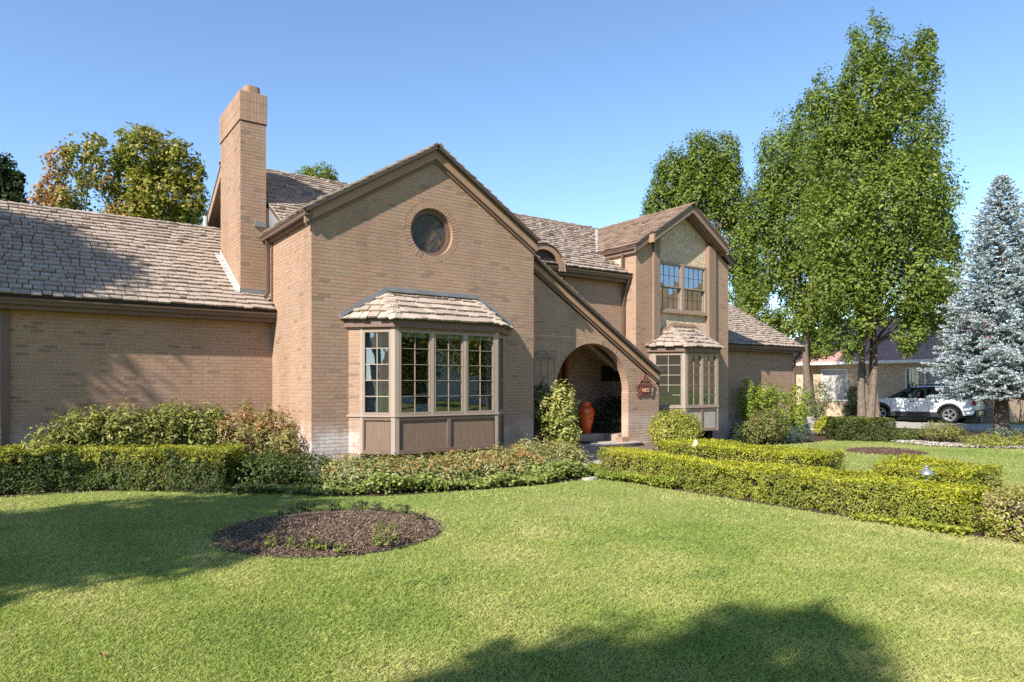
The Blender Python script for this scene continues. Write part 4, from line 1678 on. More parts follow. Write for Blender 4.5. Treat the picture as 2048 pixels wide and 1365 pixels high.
def hedge(name, label, pts, w, h, n, L, cols, topcols, group=None, ragged=0.05, brown=0.0, taper=0.06, cat='hedge', browncols=((0.22, 0.16, 0.09), (0.3, 0.23, 0.13))):
    """clipped hedge along a ground polyline (centre line), leaves over a solid core coloured dark as the shade among inner twigs"""
    pts = np.asarray(pts, float)
    root = thing(name, label, cat, (*pts[0], 0), 0, group)
    seg = np.linalg.norm(np.diff(pts, axis=0), axis=1)
    cum = np.concatenate([[0], np.cumsum(seg)])
    T = cum[-1]

    def at(s):
        s = np.clip(s, 0, T - 1e-6)
        i = np.searchsorted(cum, s, side='right') - 1
        f = ((s - cum[i]) / seg[i])[:, None]
        p = pts[i] * (1 - f) + pts[i + 1] * f
        d = (pts[i + 1] - pts[i]) / seg[i][:, None]
        # smooth direction near the joints
        return p, d
    # core
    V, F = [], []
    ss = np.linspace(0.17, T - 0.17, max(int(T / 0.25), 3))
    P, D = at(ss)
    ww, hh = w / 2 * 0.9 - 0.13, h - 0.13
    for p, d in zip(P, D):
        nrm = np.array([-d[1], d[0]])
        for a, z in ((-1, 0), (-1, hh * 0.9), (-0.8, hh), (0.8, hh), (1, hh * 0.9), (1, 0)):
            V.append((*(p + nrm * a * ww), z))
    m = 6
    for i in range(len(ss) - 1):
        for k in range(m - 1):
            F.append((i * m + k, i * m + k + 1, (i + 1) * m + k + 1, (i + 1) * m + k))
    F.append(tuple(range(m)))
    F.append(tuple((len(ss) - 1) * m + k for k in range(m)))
    core_mesh(V, F, 'twig_shade_core', 'hedgecore', root)
    # shell
    prob = np.array([h, h, w * 1.25, 2 * w * h / T])
    face = rng.choice(4, n, p=prob / prob.sum())
    s = rng.uniform(0, T, n)
    a = rng.uniform(-1, 1, n)
    z = rng.uniform(0.0, 1, n) ** 0.9 * h
    end = face == 3
    s = np.where(end, np.where(rng.random(n) < 0.5, 0.0, T), s)
    P2, D2 = at(s)
    Nr = np.stack([-D2[:, 1], D2[:, 0]], 1)
    side = np.where(face == 0, 1.0, -1.0)
    off = np.where(face < 2, side, a) * (w / 2)
    z = np.where(face == 2, h, z)
    # taper and rounded shoulders
    off = off * (1 - taper * z / h)
    sh = np.clip((z - h * 0.82) / (h * 0.18), 0, 1)
    off = np.where(face < 2, off * (1 - 0.10 * sh ** 2), off)
    edge = np.clip((np.abs(a) - 0.75) / 0.25, 0, 1)
    z = np.where(face == 2, z - 0.05 * edge ** 2, z)
    pos = np.concatenate([P2 + Nr * off[:, None], z[:, None]], 1)
    nrm = np.zeros((n, 3))
    nrm[:, :2] = Nr * side[:, None]
    nrm[face == 2] = (0, 0, 1)
    dirend = np.where(s < T / 2, -1.0, 1.0)
    nrm[end, :2] = (D2 * dirend[:, None])[end]
    b = vnoise(pos, 3.2) * 0.6 + vnoise(pos, 8.0, 5) * 0.4
    pos = pos + nrm * ((b - 0.55)[:, None] * ragged * 3 - rng.exponential(0.035, n)[:, None])
    pos[:, 2] += (vnoise(pos * [1, 1, 0], 1.3, 40) - 0.5) * ragged * 1.6 * np.clip(pos[:, 2] / h, 0, 1)
    hole = vnoise(pos, 7.5, 60) * 0.7 + vnoise(pos, 3.0, 61) * 0.3
    pos = pos - nrm * (np.clip(hole - 0.58, 0, 0.16) * 0.6 * np.where(face == 2, 0.35, 1))[:, None]
    shoot = rng.random(n) < 0.012          # stray shoots
    pos = pos + nrm * (shoot * rng.uniform(0.01, 0.07, n))[:, None]
    pos[:, 2] = np.maximum(pos[:, 2], 0.01)
    N = unit(nrm + rng.normal(0, 0.55, (n, 3)) + np.array([0, 0, 0.35]))
    t = vnoise(pos, 1.6, 11) * 0.55 + vnoise(pos, 6, 3) * 0.3 + rng.random(n) * 0.25 - 0.05
    C = palette(t, cols)
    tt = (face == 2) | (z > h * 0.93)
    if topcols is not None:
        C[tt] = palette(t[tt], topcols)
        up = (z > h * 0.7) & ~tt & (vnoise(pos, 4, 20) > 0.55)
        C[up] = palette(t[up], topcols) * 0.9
    if brown > 0:
        k = vnoise(pos, 1.1, 31) + 0.15 * rng.normal(size=n)
        br = (k > 1 - brown) & (face != 2)
        C[br] = palette(rng.random(br.sum()), browncols)
    C = C * rng.uniform(0.7, 1.25, (n, 1))
    keep = np.ones(n, bool)
    if brown > 0:
        keep = ~(br & (rng.random(n) < 0.3))
    V = leaf_quads(pos, N, L, L * 0.5)[keep]
    quads('foliage', V, C[keep], 'leaf', root)
    # dark branch stubs
    tw = MB()
    for i in range(int(T * 6)):
        p, d = at(np.array([random.uniform(0.1, T - 0.1)]))
        nr = np.array([-d[0][1], d[0][0]])
        q = p[0] + nr * random.uniform(-w * 0.3, w * 0.3)
        tw.tube([(q[0], q[1], 0), (q[0] + random.uniform(-.06, .06), q[1] + random.uniform(-.06, .06), h * 0.5),
                 (q[0] + random.uniform(-.12, .12), q[1] + random.uniform(-.12, .12), h * 0.93)], [0.012, 0.008, 0.003], 4)
    tw.build('stems', 'twig', root, kind='stuff')
    return root


def clump_points(lobes, n, jitter=0.18, shell=0.55, sub=26, cr=0.33, droop=0.0, vz=1.0):
    """leaf positions and outward normals in clumps spread over ellipsoid lobes"""
    lobes = np.asarray(lobes, float)
    vol = (lobes[:, 3] * lobes[:, 4] * lobes[:, 5]) ** (2 / 3)
    k = np.maximum((vol / vol.sum() * (n / sub)).astype(int), 3)
    cen, nor, rad, lid = [], [], [], []
    for i, (lb, m) in enumerate(zip(lobes, k)):
        d = unit(rng.normal(size=(m, 3)))
        r = (shell + (1 - shell) * rng.random(m) ** 0.6) * rng.uniform(0.86, 1.12, m)
        cen.append(lb[:3] + d * r[:, None] * lb[3:6])
        nor.append(unit(d / lb[3:6]))
        rad.append(np.full(m, cr * (vol[i] ** 0.5) ** 0.5) * rng.uniform(0.6, 1.35, m))
        lid.append(np.full(m, i))
    cen, nor, rad = np.concatenate(cen), np.concatenate(nor), np.concatenate(rad)
    m = len(cen)
    per = rng.poisson(sub, m)
    idx = np.repeat(np.arange(m), per)
    q = len(idx)
    d = unit(rng.normal(size=(q, 3)) + nor[idx] * 0.5)
    rr = rng.random(q) ** 0.5
    P = cen[idx] + d * (rr * rad[idx])[:, None] * np.array([1, 1, vz])
    P[:, 2] -= droop * rr * rad[idx]
    N = unit(d * 0.7 + nor[idx] * 0.4 + np.array([0, 0, 0.55]) + rng.normal(0, 0.45, (q, 3)))
    return P, N, idx, cen


def shrub(name, label, lobes, n, L, cols, stems=8, base=None, group=None, mat='leaf', cat='shrub', sub=16, cr=0.28, shell=0.5, W=0.5, tipcols=None, spread=0.25, core=False):
    lobes = np.asarray(lobes, float)
    bx = base if base is not None else (lobes[:, 0].mean(), lobes[:, 1].mean(), 0)
    root = thing(name, label, cat, bx, 0, group)
    P, N, idx, cen = clump_points(lobes, n, sub=sub, cr=cr, shell=shell)
    P[:, 2] = np.maximum(P[:, 2], bx[2] + 0.01)
    t = vnoise(P, 2.2, 7) * 0.5 + rng.random(len(cen))[idx] * 0.35 + rng.random(len(P)) * 0.3 - 0.08
    C = palette(t, cols) * rng.uniform(0.72, 1.25, (len(P), 1))
    if tipcols is not None:
        zt = lobes[:, 2].max() + lobes[:, 5].max() * 0.3
        tip = (P[:, 2] > zt - rng.exponential(0.2, len(P)) * lobes[:, 5].max()) & (rng.random(len(cen))[idx] < 0.3)
        C[tip] = palette(rng.random(tip.sum()), tipcols)
    quads('foliage', leaf_quads(P, N, L, L * W), C, mat, root)
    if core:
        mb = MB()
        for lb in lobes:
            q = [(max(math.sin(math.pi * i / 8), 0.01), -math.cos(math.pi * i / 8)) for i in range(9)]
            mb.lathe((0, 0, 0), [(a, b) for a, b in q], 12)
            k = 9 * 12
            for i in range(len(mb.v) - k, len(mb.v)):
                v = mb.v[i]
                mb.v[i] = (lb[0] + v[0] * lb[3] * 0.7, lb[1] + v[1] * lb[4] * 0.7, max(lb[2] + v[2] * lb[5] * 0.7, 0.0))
        mb.build('twig_shade_core', 'hedgecore', root)
    mb = MB()
    for i in range(stems):
        c = cen[rng.integers(len(cen))]
        b = np.array(bx) + np.array([random.uniform(-spread, spread), random.uniform(-spread, spread), 0])
        m_ = (b + c) / 2 + rng.normal(0, 0.06, 3)
        mb.tube([b, m_, c], [0.016, 0.011, 0.004], 5)
        if stems <= 8:                       # few stems: each one its own part
            mb.build('stem', 'twig', root)
            mb = MB()
    if mb.v:
        mb.build('stems', 'twig', root, kind='stuff')
    return root


def tree(name, label, base, lobes, n, L, cols, trunk_r, fork_z, stems=1, limbs=60, bark='bark', group=None, sub=24, cr=0.42, shell=0.5,
         fork_spread=0.5, W=0.62, tipcols=None, limb_r=0.07, cat='tree', tip_amt=0.3, droop=0.15, vz=1.0):
    base = np.asarray(base, float)
    lobes = np.asarray(lobes, float)
    root = thing(name, label, cat, tuple(base), 0, group)
    P, N, idx, cen = clump_points(lobes, n, sub=sub, cr=cr, shell=shell, droop=droop, vz=vz)
    t = vnoise(P, 0.9, 3) * 0.4 + rng.random(len(cen))[idx] * 0.35 + rng.random(len(P)) * 0.35 - 0.05
    C = palette(t, cols) * rng.uniform(0.7, 1.25, (len(P), 1))
    if tipcols is not None:
        k = vnoise(cen, 0.55, 17)
        tip = (k[idx] + rng.normal(0, 0.07, len(P))) > 1 - tip_amt
        C[tip] = palette(rng.random(tip.sum()), tipcols)
    quads('crown', leaf_quads(P, N, L, L * W, 0.15), C, 'leaf', root)
    top = lobes[:, 2].max()
    mb = MB()
    axes = []
    for i in range(stems):
        a = 2 * math.pi * (i + 0.3) / stems + random.uniform(-0.3, 0.3)
        r0 = trunk_r * (0.0 if stems == 1 else 0.75)
        b = base + np.array([math.cos(a) * r0, math.sin(a) * r0, 0])
        sp = fork_spread * random.uniform(0.6, 1.2) * (0 if stems == 1 else 1)
        pts, rad = [], []
        for k in range(9):
            f = k / 8
            z = f * top * (0.86 if i == 0 else 0.62 + 0.05 * (i % 3))
            out = sp * (max(z - fork_z * 0.4, 0) / max(top - fork_z * 0.4, 1e-3)) ** 1.25 * 3.0
            wob = 0.12 * math.sin(f * 7 + i * 2)
            pts.append(b + np.array([math.cos(a) * out + wob, math.sin(a) * out - wob, z]))
            rad.append(max(trunk_r * (0.78 if stems > 1 else 1.0) * (1 - f) ** 0.85 * (1.25 if k == 0 else 1), 0.02))
        mb.tube(pts, rad, 10)
        axes.append(np.array(pts))
    tr_ = mb.build('trunk', bark, root)
    lm = MB()
    sel = rng.choice(len(cen), min(limbs, len(cen)), replace=False)
    for c in cen[sel]:
        best, bp = 1e9, None
        for ax in axes:
            d = np.hypot(ax[:, 0] - c[0], ax[:, 1] - c[1])
            zt = np.maximum(c[2] - d * 1.1, fork_z * 0.9)
            cost = np.abs(ax[:, 2] - zt) + d * 0.6
            j = cost.argmin()
            if cost[j] < best:
                best, bp = cost[j], ax[j]
        m_ = bp * 0.5 + c * 0.5 + np.array([0, 0, 0.08 * np.linalg.norm(c - bp)]) + rng.normal(0, 0.12, 3)
        ll = np.linalg.norm(c - bp)
        r_ = min(limb_r, 0.018 * ll + 0.015)
        lm.tube([bp, m_, c], [r_, r_ * 0.62, 0.012], 5)
    lm.build('limbs', bark, root, kind='stuff')
    return root


def px_lobes(items, D):
    """lobes given as photo column, row, half width, half height at distance D -> real ellipsoids"""
    k = D / FPX
    out = []
    for it in items:
        px, py, hw, hh = it[:4]
        dd = D + (it[4] if len(it) > 4 else 0)
        x, y = loc(px, dd)
        out.append((x, y, height(py, dd), hw * k, hw * k * 1.0, hh * k))
    return out


# --- tall green trees on the right
GREEN = [(0.08, 0.12, 0.017), (0.13, 0.185, 0.026), (0.19, 0.24, 0.04), (0.28, 0.295, 0.065)]
tree('broadleaf_tree', 'tallest green tree with several thick grey trunks beside the white car', (*loc(1737, 30), 0),
     px_lobes([(1738, 120, 42, 82), (1738, 215, 75, 90), (1830, 150, 42, 85), (1668, 250, 45, 95), (1700, 330, 90, 105), (1800, 280, 80, 100),
               (1850, 390, 52, 95), (1780, 420, 105, 105, -1), (1690, 470, 90, 95, -0.6), (1868, 520, 56, 84), (1800, 560, 92, 75, -1), (1690, 570, 66, 62, -0.8),
               (1860, 620, 52, 62, -0.8), (1822, 668, 30, 36, -1.5), (1672, 665, 28, 42), (1700, 700, 18, 26, -1), (1738, 640, 26, 34, -1.6), (1640, 200, 22, 42), (1852, 95, 16, 40), (1892, 480, 24, 40), (1895, 590, 24, 40)], 30),
     104000, 0.14, GREEN, 0.21, 3.6, stems=5, limbs=120, bark='bark_light', fork_spread=0.42, sub=32, cr=0.285, shell=0.4, vz=1.7, droop=0.0)
tree('broadleaf_tree', 'green tree with two slim leaning trunks behind the right wing roof', (*loc(1612, 38), 0),
     px_lobes([(1560, 320, 48, 78), (1612, 290, 42, 100), (1530, 420, 40, 80), (1590, 440, 70, 90), (1640, 420, 50, 90), (1545, 530, 48, 62), (1615, 560, 62, 72),
               (1655, 600, 45, 60), (1590, 640, 40, 40), (1500, 470, 22, 70), (1640, 680, 26, 40), (1668, 500, 44, 90), (1660, 360, 34, 80), (1505, 600, 34, 56), (1545, 650, 36, 30)], 38),
     66000, 0.16, GREEN, 0.30, 4.0, stems=2, limbs=60, fork_spread=0.35, sub=28, cr=0.32, shell=0.3, vz=1.6, droop=0.0)
tree('broadleaf_tree', 'green tree rising directly behind the half timbered tower roof', (*loc(1415, 40), 0),
     px_lobes([(1402, 322, 42, 52), (1452, 318, 32, 48), (1345, 358, 38, 50), (1390, 400, 60, 60), (1450, 400, 42, 70), (1318, 415, 30, 45), (1475, 480, 40, 90), (1490, 580, 34, 60), (1300, 440, 18, 30)], 40),
     44000, 0.16, GREEN, 0.3, 4.5, stems=3, limbs=60, fork_spread=0.5, sub=28, cr=0.32, shell=0.3, vz=1.6, droop=0.0)
# --- autumn maples behind the left wing
AUT = [(0.09, 0.12, 0.018), (0.18, 0.20, 0.028), (0.31, 0.28, 0.045), (0.38, 0.28, 0.075)]
RED = [(0.40, 0.20, 0.09), (0.45, 0.27, 0.10), (0.33, 0.17, 0.10)]
tree('maple_tree', 'large rounded green maple turning gold just left of the chimney', (*loc(318, 26), 0),
     px_lobes([(300, 310, 62, 48), (350, 330, 50, 52), (255, 350, 42, 48), (330, 390, 78, 50), (260, 405, 50, 48), (390, 395, 26, 55), (320, 430, 90, 30), (395, 350, 14, 22), (250, 290, 18, 30), (290, 275, 22, 22)], 26),
     17000, 0.13, AUT, 0.22, 4.0, limbs=70, tipcols=RED, tip_amt=0.34, sub=18, cr=0.27, shell=0.4, W=0.8)
tree('maple_tree', 'thin sparse maple with bare branches and reddish tips above the left roof', (*loc(170, 25), 0),
     px_lobes([(120, 330, 26, 40), (100, 385, 32, 35), (135, 400, 36, 24), (158, 310, 24, 40), (190, 300, 22, 34), (205, 350, 20, 34), (90, 412, 24, 18), (165, 360, 14, 30)], 25),
     3600, 0.13, AUT, 0.13, 4.2, limbs=34, tipcols=RED, tip_amt=0.38, sub=12, cr=0.32, shell=0.3, W=0.8, limb_r=0.045)
tree('maple_tree', 'dark green tree cut by the left edge above the roof', (*loc(-15, 27), 0),
     px_lobes([(0, 350, 26, 42), (-30, 370, 46, 60), (22, 395, 26, 26), (38, 365, 10, 22)], 27),
     7000, 0.13, [(0.02, 0.035, 0.01), (0.035, 0.055, 0.014), (0.07, 0.075, 0.02)], 0.2, 4.0, limbs=30, sub=18, cr=0.34, W=0.8)
tree('small_tree', 'small round tree top peeping over the main roof right of the chimney', (*loc(635, 34), 0),
     px_lobes([(638, 352, 30, 24), (612, 352, 20, 12), (655, 358, 18, 16), (635, 380, 34, 26)], 34),
     4500, 0.14, GREEN[1:], 0.16, 6, limbs=24, sub=16, cr=0.3)


# --- blue spruce
def spruce(base, H, R0, n_whorl=44):
    base = np.asarray(base, float)
    root = thing('blue_spruce', 'silvery blue spruce with a bare lower trunk at the right edge', 'tree', tuple(base))
    mb = MB()
    mb.tube([base, base + (0, 0, H * 0.12), base + (0, 0, H * 0.5), base + (0, 0, H)], [0.27, 0.21, 0.12, 0.015], 12)
    mb.build('trunk', 'bark', root)
    br = MB()
    Ps, Ns, Cs, Ax = [], [], [], []
    for w in range(n_whorl):
        f = (w / (n_whorl - 1)) ** 0.94
        z = H * (0.155 + 0.835 * f)
        rad = R0 * (1 - f) ** 0.80 * (0.85 if w < 2 else 1.0) + 0.10
        nb = int(11 - 4 * f)
        for b in range(nb):
            a = 2 * math.pi * (b + random.random() * 0.7) / nb + w * 0.7
            L = rad * random.uniform(0.78, 1.12)
            d = np.array([math.cos(a), math.sin(a), 0])
            p0 = base + (0, 0, z)
            sag = -0.20 * (1 - f) + 0.38 * f
            pts = []
            for k in range(6):
                t = k / 5
                pts.append(p0 + d * L * t + np.array([0, 0, L * (sag * t + 0.16 * t * t)]))
            br.tube(pts, [0.03 * (1 - f) + 0.012, 0.02, 0.016, 0.012, 0.008, 0.004], 4)
            # side twigs carrying needles
            nt = max(int(L * 11), 5)
            for q in range(nt):
                t = 0.25 + 0.75 * (q + random.random()) / nt
                i = min(int(t * 5), 4)
                pp = pts[i] + (pts[i + 1] - pts[i]) * (t * 5 - i)
                sd = np.array([-d[1], d[0], 0]) * random.choice((-1, 1))
                tl_ = L * 0.36 * (1.15 - t) + 0.09
                td = unit(sd * random.uniform(0.5, 1) + d * random.uniform(0.3, 0.9) + np.array([0, 0, random.uniform(-0.25, 0.3)]))
                m = int(10 + tl_ * 44)
                u = rng.random(m)
                ax = pp + td * (u * tl_)[:, None]
                nd = unit(td * 0.8 + rng.normal(0, 0.6, (m, 3)))
                Ps.append(ax + nd * 0.024)
                Ax.append(nd)
                tip = np.clip(u * 0.55 + t * 0.5 + rng.normal(0, 0.12, m), 0, 1)
                Cs.append(palette(tip, [(0.12, 0.15, 0.125), (0.25, 0.31, 0.30), (0.36, 0.415, 0.43), (0.49, 0.545, 0.57)]))
    br.build('branch', 'twig', root)
    P, A, C = np.concatenate(Ps), np.concatenate(Ax), np.concatenate(Cs)
    n = len(P)
    B = unit(np.cross(A, rng.normal(size=(n, 3))))
    Ln = rng.uniform(0.06, 0.10, n)[:, None]
    W = 0.018
    V = np.empty((n, 4, 3))
    V[:, 0] = P - A * Ln * 0.5 - B * W
    V[:, 1] = P - A * Ln * 0.5 + B * W
    V[:, 2] = P + A * Ln * 0.5 + B * W * 0.4
    V[:, 3] = P + A * Ln * 0.5 - B * W * 0.4
    quads('needles', V, C * rng.uniform(0.75, 1.2, (n, 1)), 'needle', root)
    return n


sx_, sy_ = loc(2003, 24.3)
nsp = spruce((sx_, sy_, 0), 9.2, 2.4)

# --- hedges
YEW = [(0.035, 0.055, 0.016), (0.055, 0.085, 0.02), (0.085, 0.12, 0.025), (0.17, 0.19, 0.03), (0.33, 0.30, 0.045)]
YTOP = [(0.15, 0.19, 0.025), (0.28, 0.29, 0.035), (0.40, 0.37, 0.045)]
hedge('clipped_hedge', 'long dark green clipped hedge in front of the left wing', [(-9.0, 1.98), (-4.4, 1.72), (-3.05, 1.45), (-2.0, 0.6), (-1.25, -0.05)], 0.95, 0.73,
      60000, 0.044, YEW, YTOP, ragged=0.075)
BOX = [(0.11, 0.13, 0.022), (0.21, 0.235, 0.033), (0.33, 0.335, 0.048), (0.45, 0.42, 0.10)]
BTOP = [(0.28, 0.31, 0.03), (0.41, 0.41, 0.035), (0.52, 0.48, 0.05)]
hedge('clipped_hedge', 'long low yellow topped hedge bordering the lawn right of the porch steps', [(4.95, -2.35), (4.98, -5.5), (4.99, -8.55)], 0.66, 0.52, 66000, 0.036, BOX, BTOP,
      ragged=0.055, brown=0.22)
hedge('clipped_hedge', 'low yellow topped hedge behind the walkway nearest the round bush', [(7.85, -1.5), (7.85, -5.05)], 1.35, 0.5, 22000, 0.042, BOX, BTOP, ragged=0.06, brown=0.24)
hedge('clipped_hedge', 'short ragged hedge piece behind the path lamp', [(7.6, -6.25), (7.5, -7.7)], 1.1, 0.5, 12000, 0.040, BOX, BTOP, ragged=0.1, brown=0.2)
hedge('clipped_hedge', 'browned straggly hedge end at the right edge of the lawn', [(5.0, -8.62), (5.15, -9.3), (5.3, -10.6)], 0.95, 0.52, 17000, 0.038,
      BOX, [(0.30, 0.29, 0.06), (0.42, 0.37, 0.12), (0.34, 0.34, 0.05)], ragged=0.16, brown=0.24, browncols=((0.36, 0.25, 0.14), (0.48, 0.37, 0.23)))
hx0, hy0 = loc(1662, 21.6)
hx1, hy1 = loc(1778, 21.4)
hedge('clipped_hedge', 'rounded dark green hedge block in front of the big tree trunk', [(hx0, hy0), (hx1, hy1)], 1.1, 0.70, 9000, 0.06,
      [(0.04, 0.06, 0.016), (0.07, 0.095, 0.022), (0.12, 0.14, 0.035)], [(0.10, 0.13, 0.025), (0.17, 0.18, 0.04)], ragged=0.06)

# --- shrubs in front of the left wing
LAUR = [(0.09, 0.115, 0.025), (0.18, 0.20, 0.04), (0.30, 0.29, 0.08), (0.44, 0.39, 0.15)]
REDD = [(0.36, 0.15, 0.07), (0.45, 0.25, 0.11), (0.28, 0.12, 0.07)]
shrub('evergreen_shrub', 'leftmost rounded leathery shrub between the hedge and the left wing wall', [(-3.25, 1.72, 0.72, 0.62, 0.42, 0.6), (-2.75, 1.72, 0.80, 0.5, 0.42, 0.56), (-3.75, 1.7, 0.55, 0.4, 0.35, 0.45)], 9500, 0.095, LAUR,
      stems=22, mat='waxleaf', W=0.34, sub=9, cr=0.22, group='leathery shrubs along the left wing')
shrub('evergreen_shrub', 'yellowish leathery shrub in the middle of the left wing wall', [(-2.0, 1.7, 0.80, 0.55, 0.42, 0.56), (-1.45, 1.6, 0.76, 0.5, 0.42, 0.55)], 9500, 0.095, LAUR,
      stems=22, mat='waxleaf', W=0.34, sub=9, cr=0.22, group='leathery shrubs along the left wing')
shrub('evergreen_shrub', 'reddish leathery shrub with dry tips against the gable corner', [(-0.85, 1.35, 0.78, 0.5, 0.5, 0.52), (-0.42, 0.95, 0.72, 0.36, 0.5, 0.56), (-0.35, 0.3, 0.5, 0.22, 0.34, 0.5)], 7800, 0.085,
      [(0.12, 0.14, 0.03), (0.25, 0.23, 0.07), (0.38, 0.29, 0.12), (0.38, 0.19, 0.09)], stems=46, mat='waxleaf', W=0.32, sub=8, cr=0.2, tipcols=REDD, group='leathery shrubs along the left wing')
shrub('low_shrub', 'dark low shrub between the long hedge end and the gable corner', [(-0.75, -0.2, 0.28, 0.5, 0.5, 0.34), (-0.2, -0.55, 0.28, 0.4, 0.5, 0.3)], 5000, 0.06, YEW[:4], stems=16, sub=12, cr=0.2)
shrub('low_shrub', 'thin young shoot standing above the shrubs by the downspout', [(-0.55, 2.15, 1.28, 0.07, 0.07, 0.14)], 60, 0.07, [(0.16, 0.2, 0.04), (0.25, 0.28, 0.06)], stems=4, sub=5, cr=0.3, base=(-0.55, 2.15, 0), spread=0.03)

# --- mixed low shrubs under the bay window
NAND = [(0.15, 0.18, 0.06), (0.26, 0.28, 0.10), (0.38, 0.37, 0.16), (0.48, 0.42, 0.20)]
NRED = [(0.40, 0.22, 0.08), (0.50, 0.28, 0.09), (0.42, 0.34, 0.12)]
labs = ['low bronze tipped shrub at the gable corner end of the bay window bed', 'low bronze tipped shrub under the left half of the bay window',
        'low bronze tipped shrub under the middle of the bay window', 'low orange tipped shrub under the right end of the bay window', 'low bronze tipped shrub nearest the porch steps']
for i, (x, y, r, h) in enumerate(((0.55, -1.25, 0.72, 0.50), (1.45, -1.45, 0.75, 0.45), (2.45, -1.5, 0.78, 0.47), (3.4, -1.5, 0.75, 0.50), (4.25, -1.4, 0.62, 0.62))):
    shrub('low_shrub', labs[i], [(x, y, h * 0.52, r, 0.62, h * 0.5), (x + 0.25, y - 0.25, h * 0.42, r * 0.7, 0.5, h * 0.44), (x - 0.3, y + 0.2, h * 0.55, r * 0.6, 0.5, h * 0.5)], 6000, 0.068, NAND,
          stems=26, sub=9, cr=0.2, tipcols=NRED, group='low shrubs in the bed under the bay window', W=0.42, spread=0.4)
# ground cover skirt along that bed
def ground_cover(name, label, poly, n, L, cols, hfun, mat='leaf', W=0.7):
    poly = np.asarray(poly, float)
    lo, hi = poly.min(0), poly.max(0)
    X, Y = rng.uniform(lo[0], hi[0], n * 4), rng.uniform(lo[1], hi[1], n * 4)
    k = in_poly(X, Y, poly)
    X, Y = X[k][:n], Y[k][:n]
    m = len(X)
    P = np.stack([X, Y, np.zeros(m)], 1)
    hh = hfun(P)
    P[:, 2] = 0.015 + hh * rng.random(m) ** 0.45
    N = unit(np.array([-0.1, -0.35, 0.9]) + rng.normal(0, 0.5, (m, 3)))
    t = vnoise(P, 2.0, 4) * 0.6 + rng.random(m) * 0.45 - 0.05
    C = palette(t, cols) * rng.uniform(0.72, 1.25, (m, 1))
    o = quads(name, leaf_quads(P, N, L, L * W), C, mat, None, 'stuff')
    o['label'] = label
    o['category'] = 'ground cover'
    return o


ground_cover('ground_cover', 'leafy green ground cover edging the bed below the bay window', [(-0.35, -1.55), (0.34, -2.13), (1.44, -2.38), (2.78, -2.6), (4.3, -2.56), (4.6, -1.9), (3.0, -1.7), (1.0, -1.5), (0.0, -1.0)],
             9000, 0.065, [(0.13, 0.17, 0.035), (0.26, 0.30, 0.075), (0.42, 0.44, 0.14)], lambda P: 0.05 + 0.36 * vnoise(P, 2.5))
ground_cover('ground_cover', 'dark vine ground cover between the long hedge and the bay window bed', [(-1.6, -0.7), (-1.0, -0.95), (-0.5, -1.6), (0.1, -1.9), (0.2, -1.0), (-0.3, -0.3), (-1.2, -0.3)],
             3500, 0.055, [(0.035, 0.06, 0.018), (0.07, 0.10, 0.025), (0.14, 0.16, 0.05)], lambda P: 0.05 + 0.08 * vnoise(P, 2.5))
ground_cover('ground_cover', 'bright yellow green ground cover at the foot of the hedge by the steps', [(4.35, -2.45), (4.6, -2.0), (5.0, -2.0), (4.66, -3.0), (4.64, -4.3), (4.45, -4.3), (4.45, -3.2)],
             2600, 0.05, [(0.14, 0.19, 0.03), (0.24, 0.28, 0.04), (0.33, 0.35, 0.06)], lambda P: 0.08 + 0.14 * vnoise(P, 2.5))
ground_cover('ground_cover', 'lime ground cover strip at the near foot of the long hedge', [(4.42, -7.3), (4.66, -7.3), (4.66, -8.6), (4.40, -8.6)],
             900, 0.05, [(0.24, 0.28, 0.03), (0.36, 0.37, 0.05)], lambda P: 0.04 + 0.09 * vnoise(P, 2.5))
ground_cover('ground_cover', 'patchy weeds in the walkway bed behind the front hedge', [(5.3, -2.3), (7.2, -5.0), (7.2, -6.3), (8.5, -5.1), (8.6, -8.4), (5.4, -10.2)],
             3500, 0.05, [(0.12, 0.14, 0.03), (0.25, 0.22, 0.07), (0.3, 0.24, 0.12)], lambda P: 0.06 + 0.2 * vnoise(P, 2.5))

# --- shrubs at the porch
VAR = [(0.10, 0.13, 0.025), (0.24, 0.27, 0.05), (0.42, 0.41, 0.12), (0.60, 0.54, 0.24)]
shrub('variegated_shrub', 'tall cream variegated shrub in sun left of the arch', [(5.50, -0.22, 1.25, 0.32, 0.34, 0.52), (5.56, -0.28, 0.75, 0.32, 0.32, 0.5), (5.28, -0.05, 1.1, 0.25, 0.25, 0.5), (5.45, -0.35, 0.35, 0.32, 0.3, 0.3)], 4600, 0.078, VAR,
      stems=26, sub=8, cr=0.2, mat='waxleaf', base=(5.55, -0.15, 0), spread=0.12, W=0.45)
shrub('climbing_shrub', 'dark green climbing shrub on the trellis in the gable shade', [(5.35, 0.25, 1.3, 0.28, 0.18, 0.5), (5.3, 0.2, 0.7, 0.28, 0.22, 0.55), (5.25, 0.1, 0.3, 0.3, 0.25, 0.3)], 2000, 0.08, [(0.03, 0.055, 0.018), (0.06, 0.09, 0.025), (0.12, 0.15, 0.05)],
      stems=18, sub=9, cr=0.22, mat='waxleaf', base=(5.3, 0.25, 0), spread=0.1)
shrub('porch_plant', 'dark bushy green plant in shade on the porch landing', [(8.78, 1.75, 0.95, 0.42, 0.40, 0.48), (8.62, 1.7, 0.72, 0.32, 0.3, 0.3), (8.98, 1.7, 1.0, 0.26, 0.3, 0.4)], 2600, 0.08, [(0.012, 0.022, 0.008), (0.025, 0.042, 0.014), (0.05, 0.07, 0.025)],
      stems=16, base=(8.78, 1.75, 0.44), sub=10, cr=0.22, mat='waxleaf', W=0.4, cat='plant')
bx_, by_ = loc(1350, 17.0)
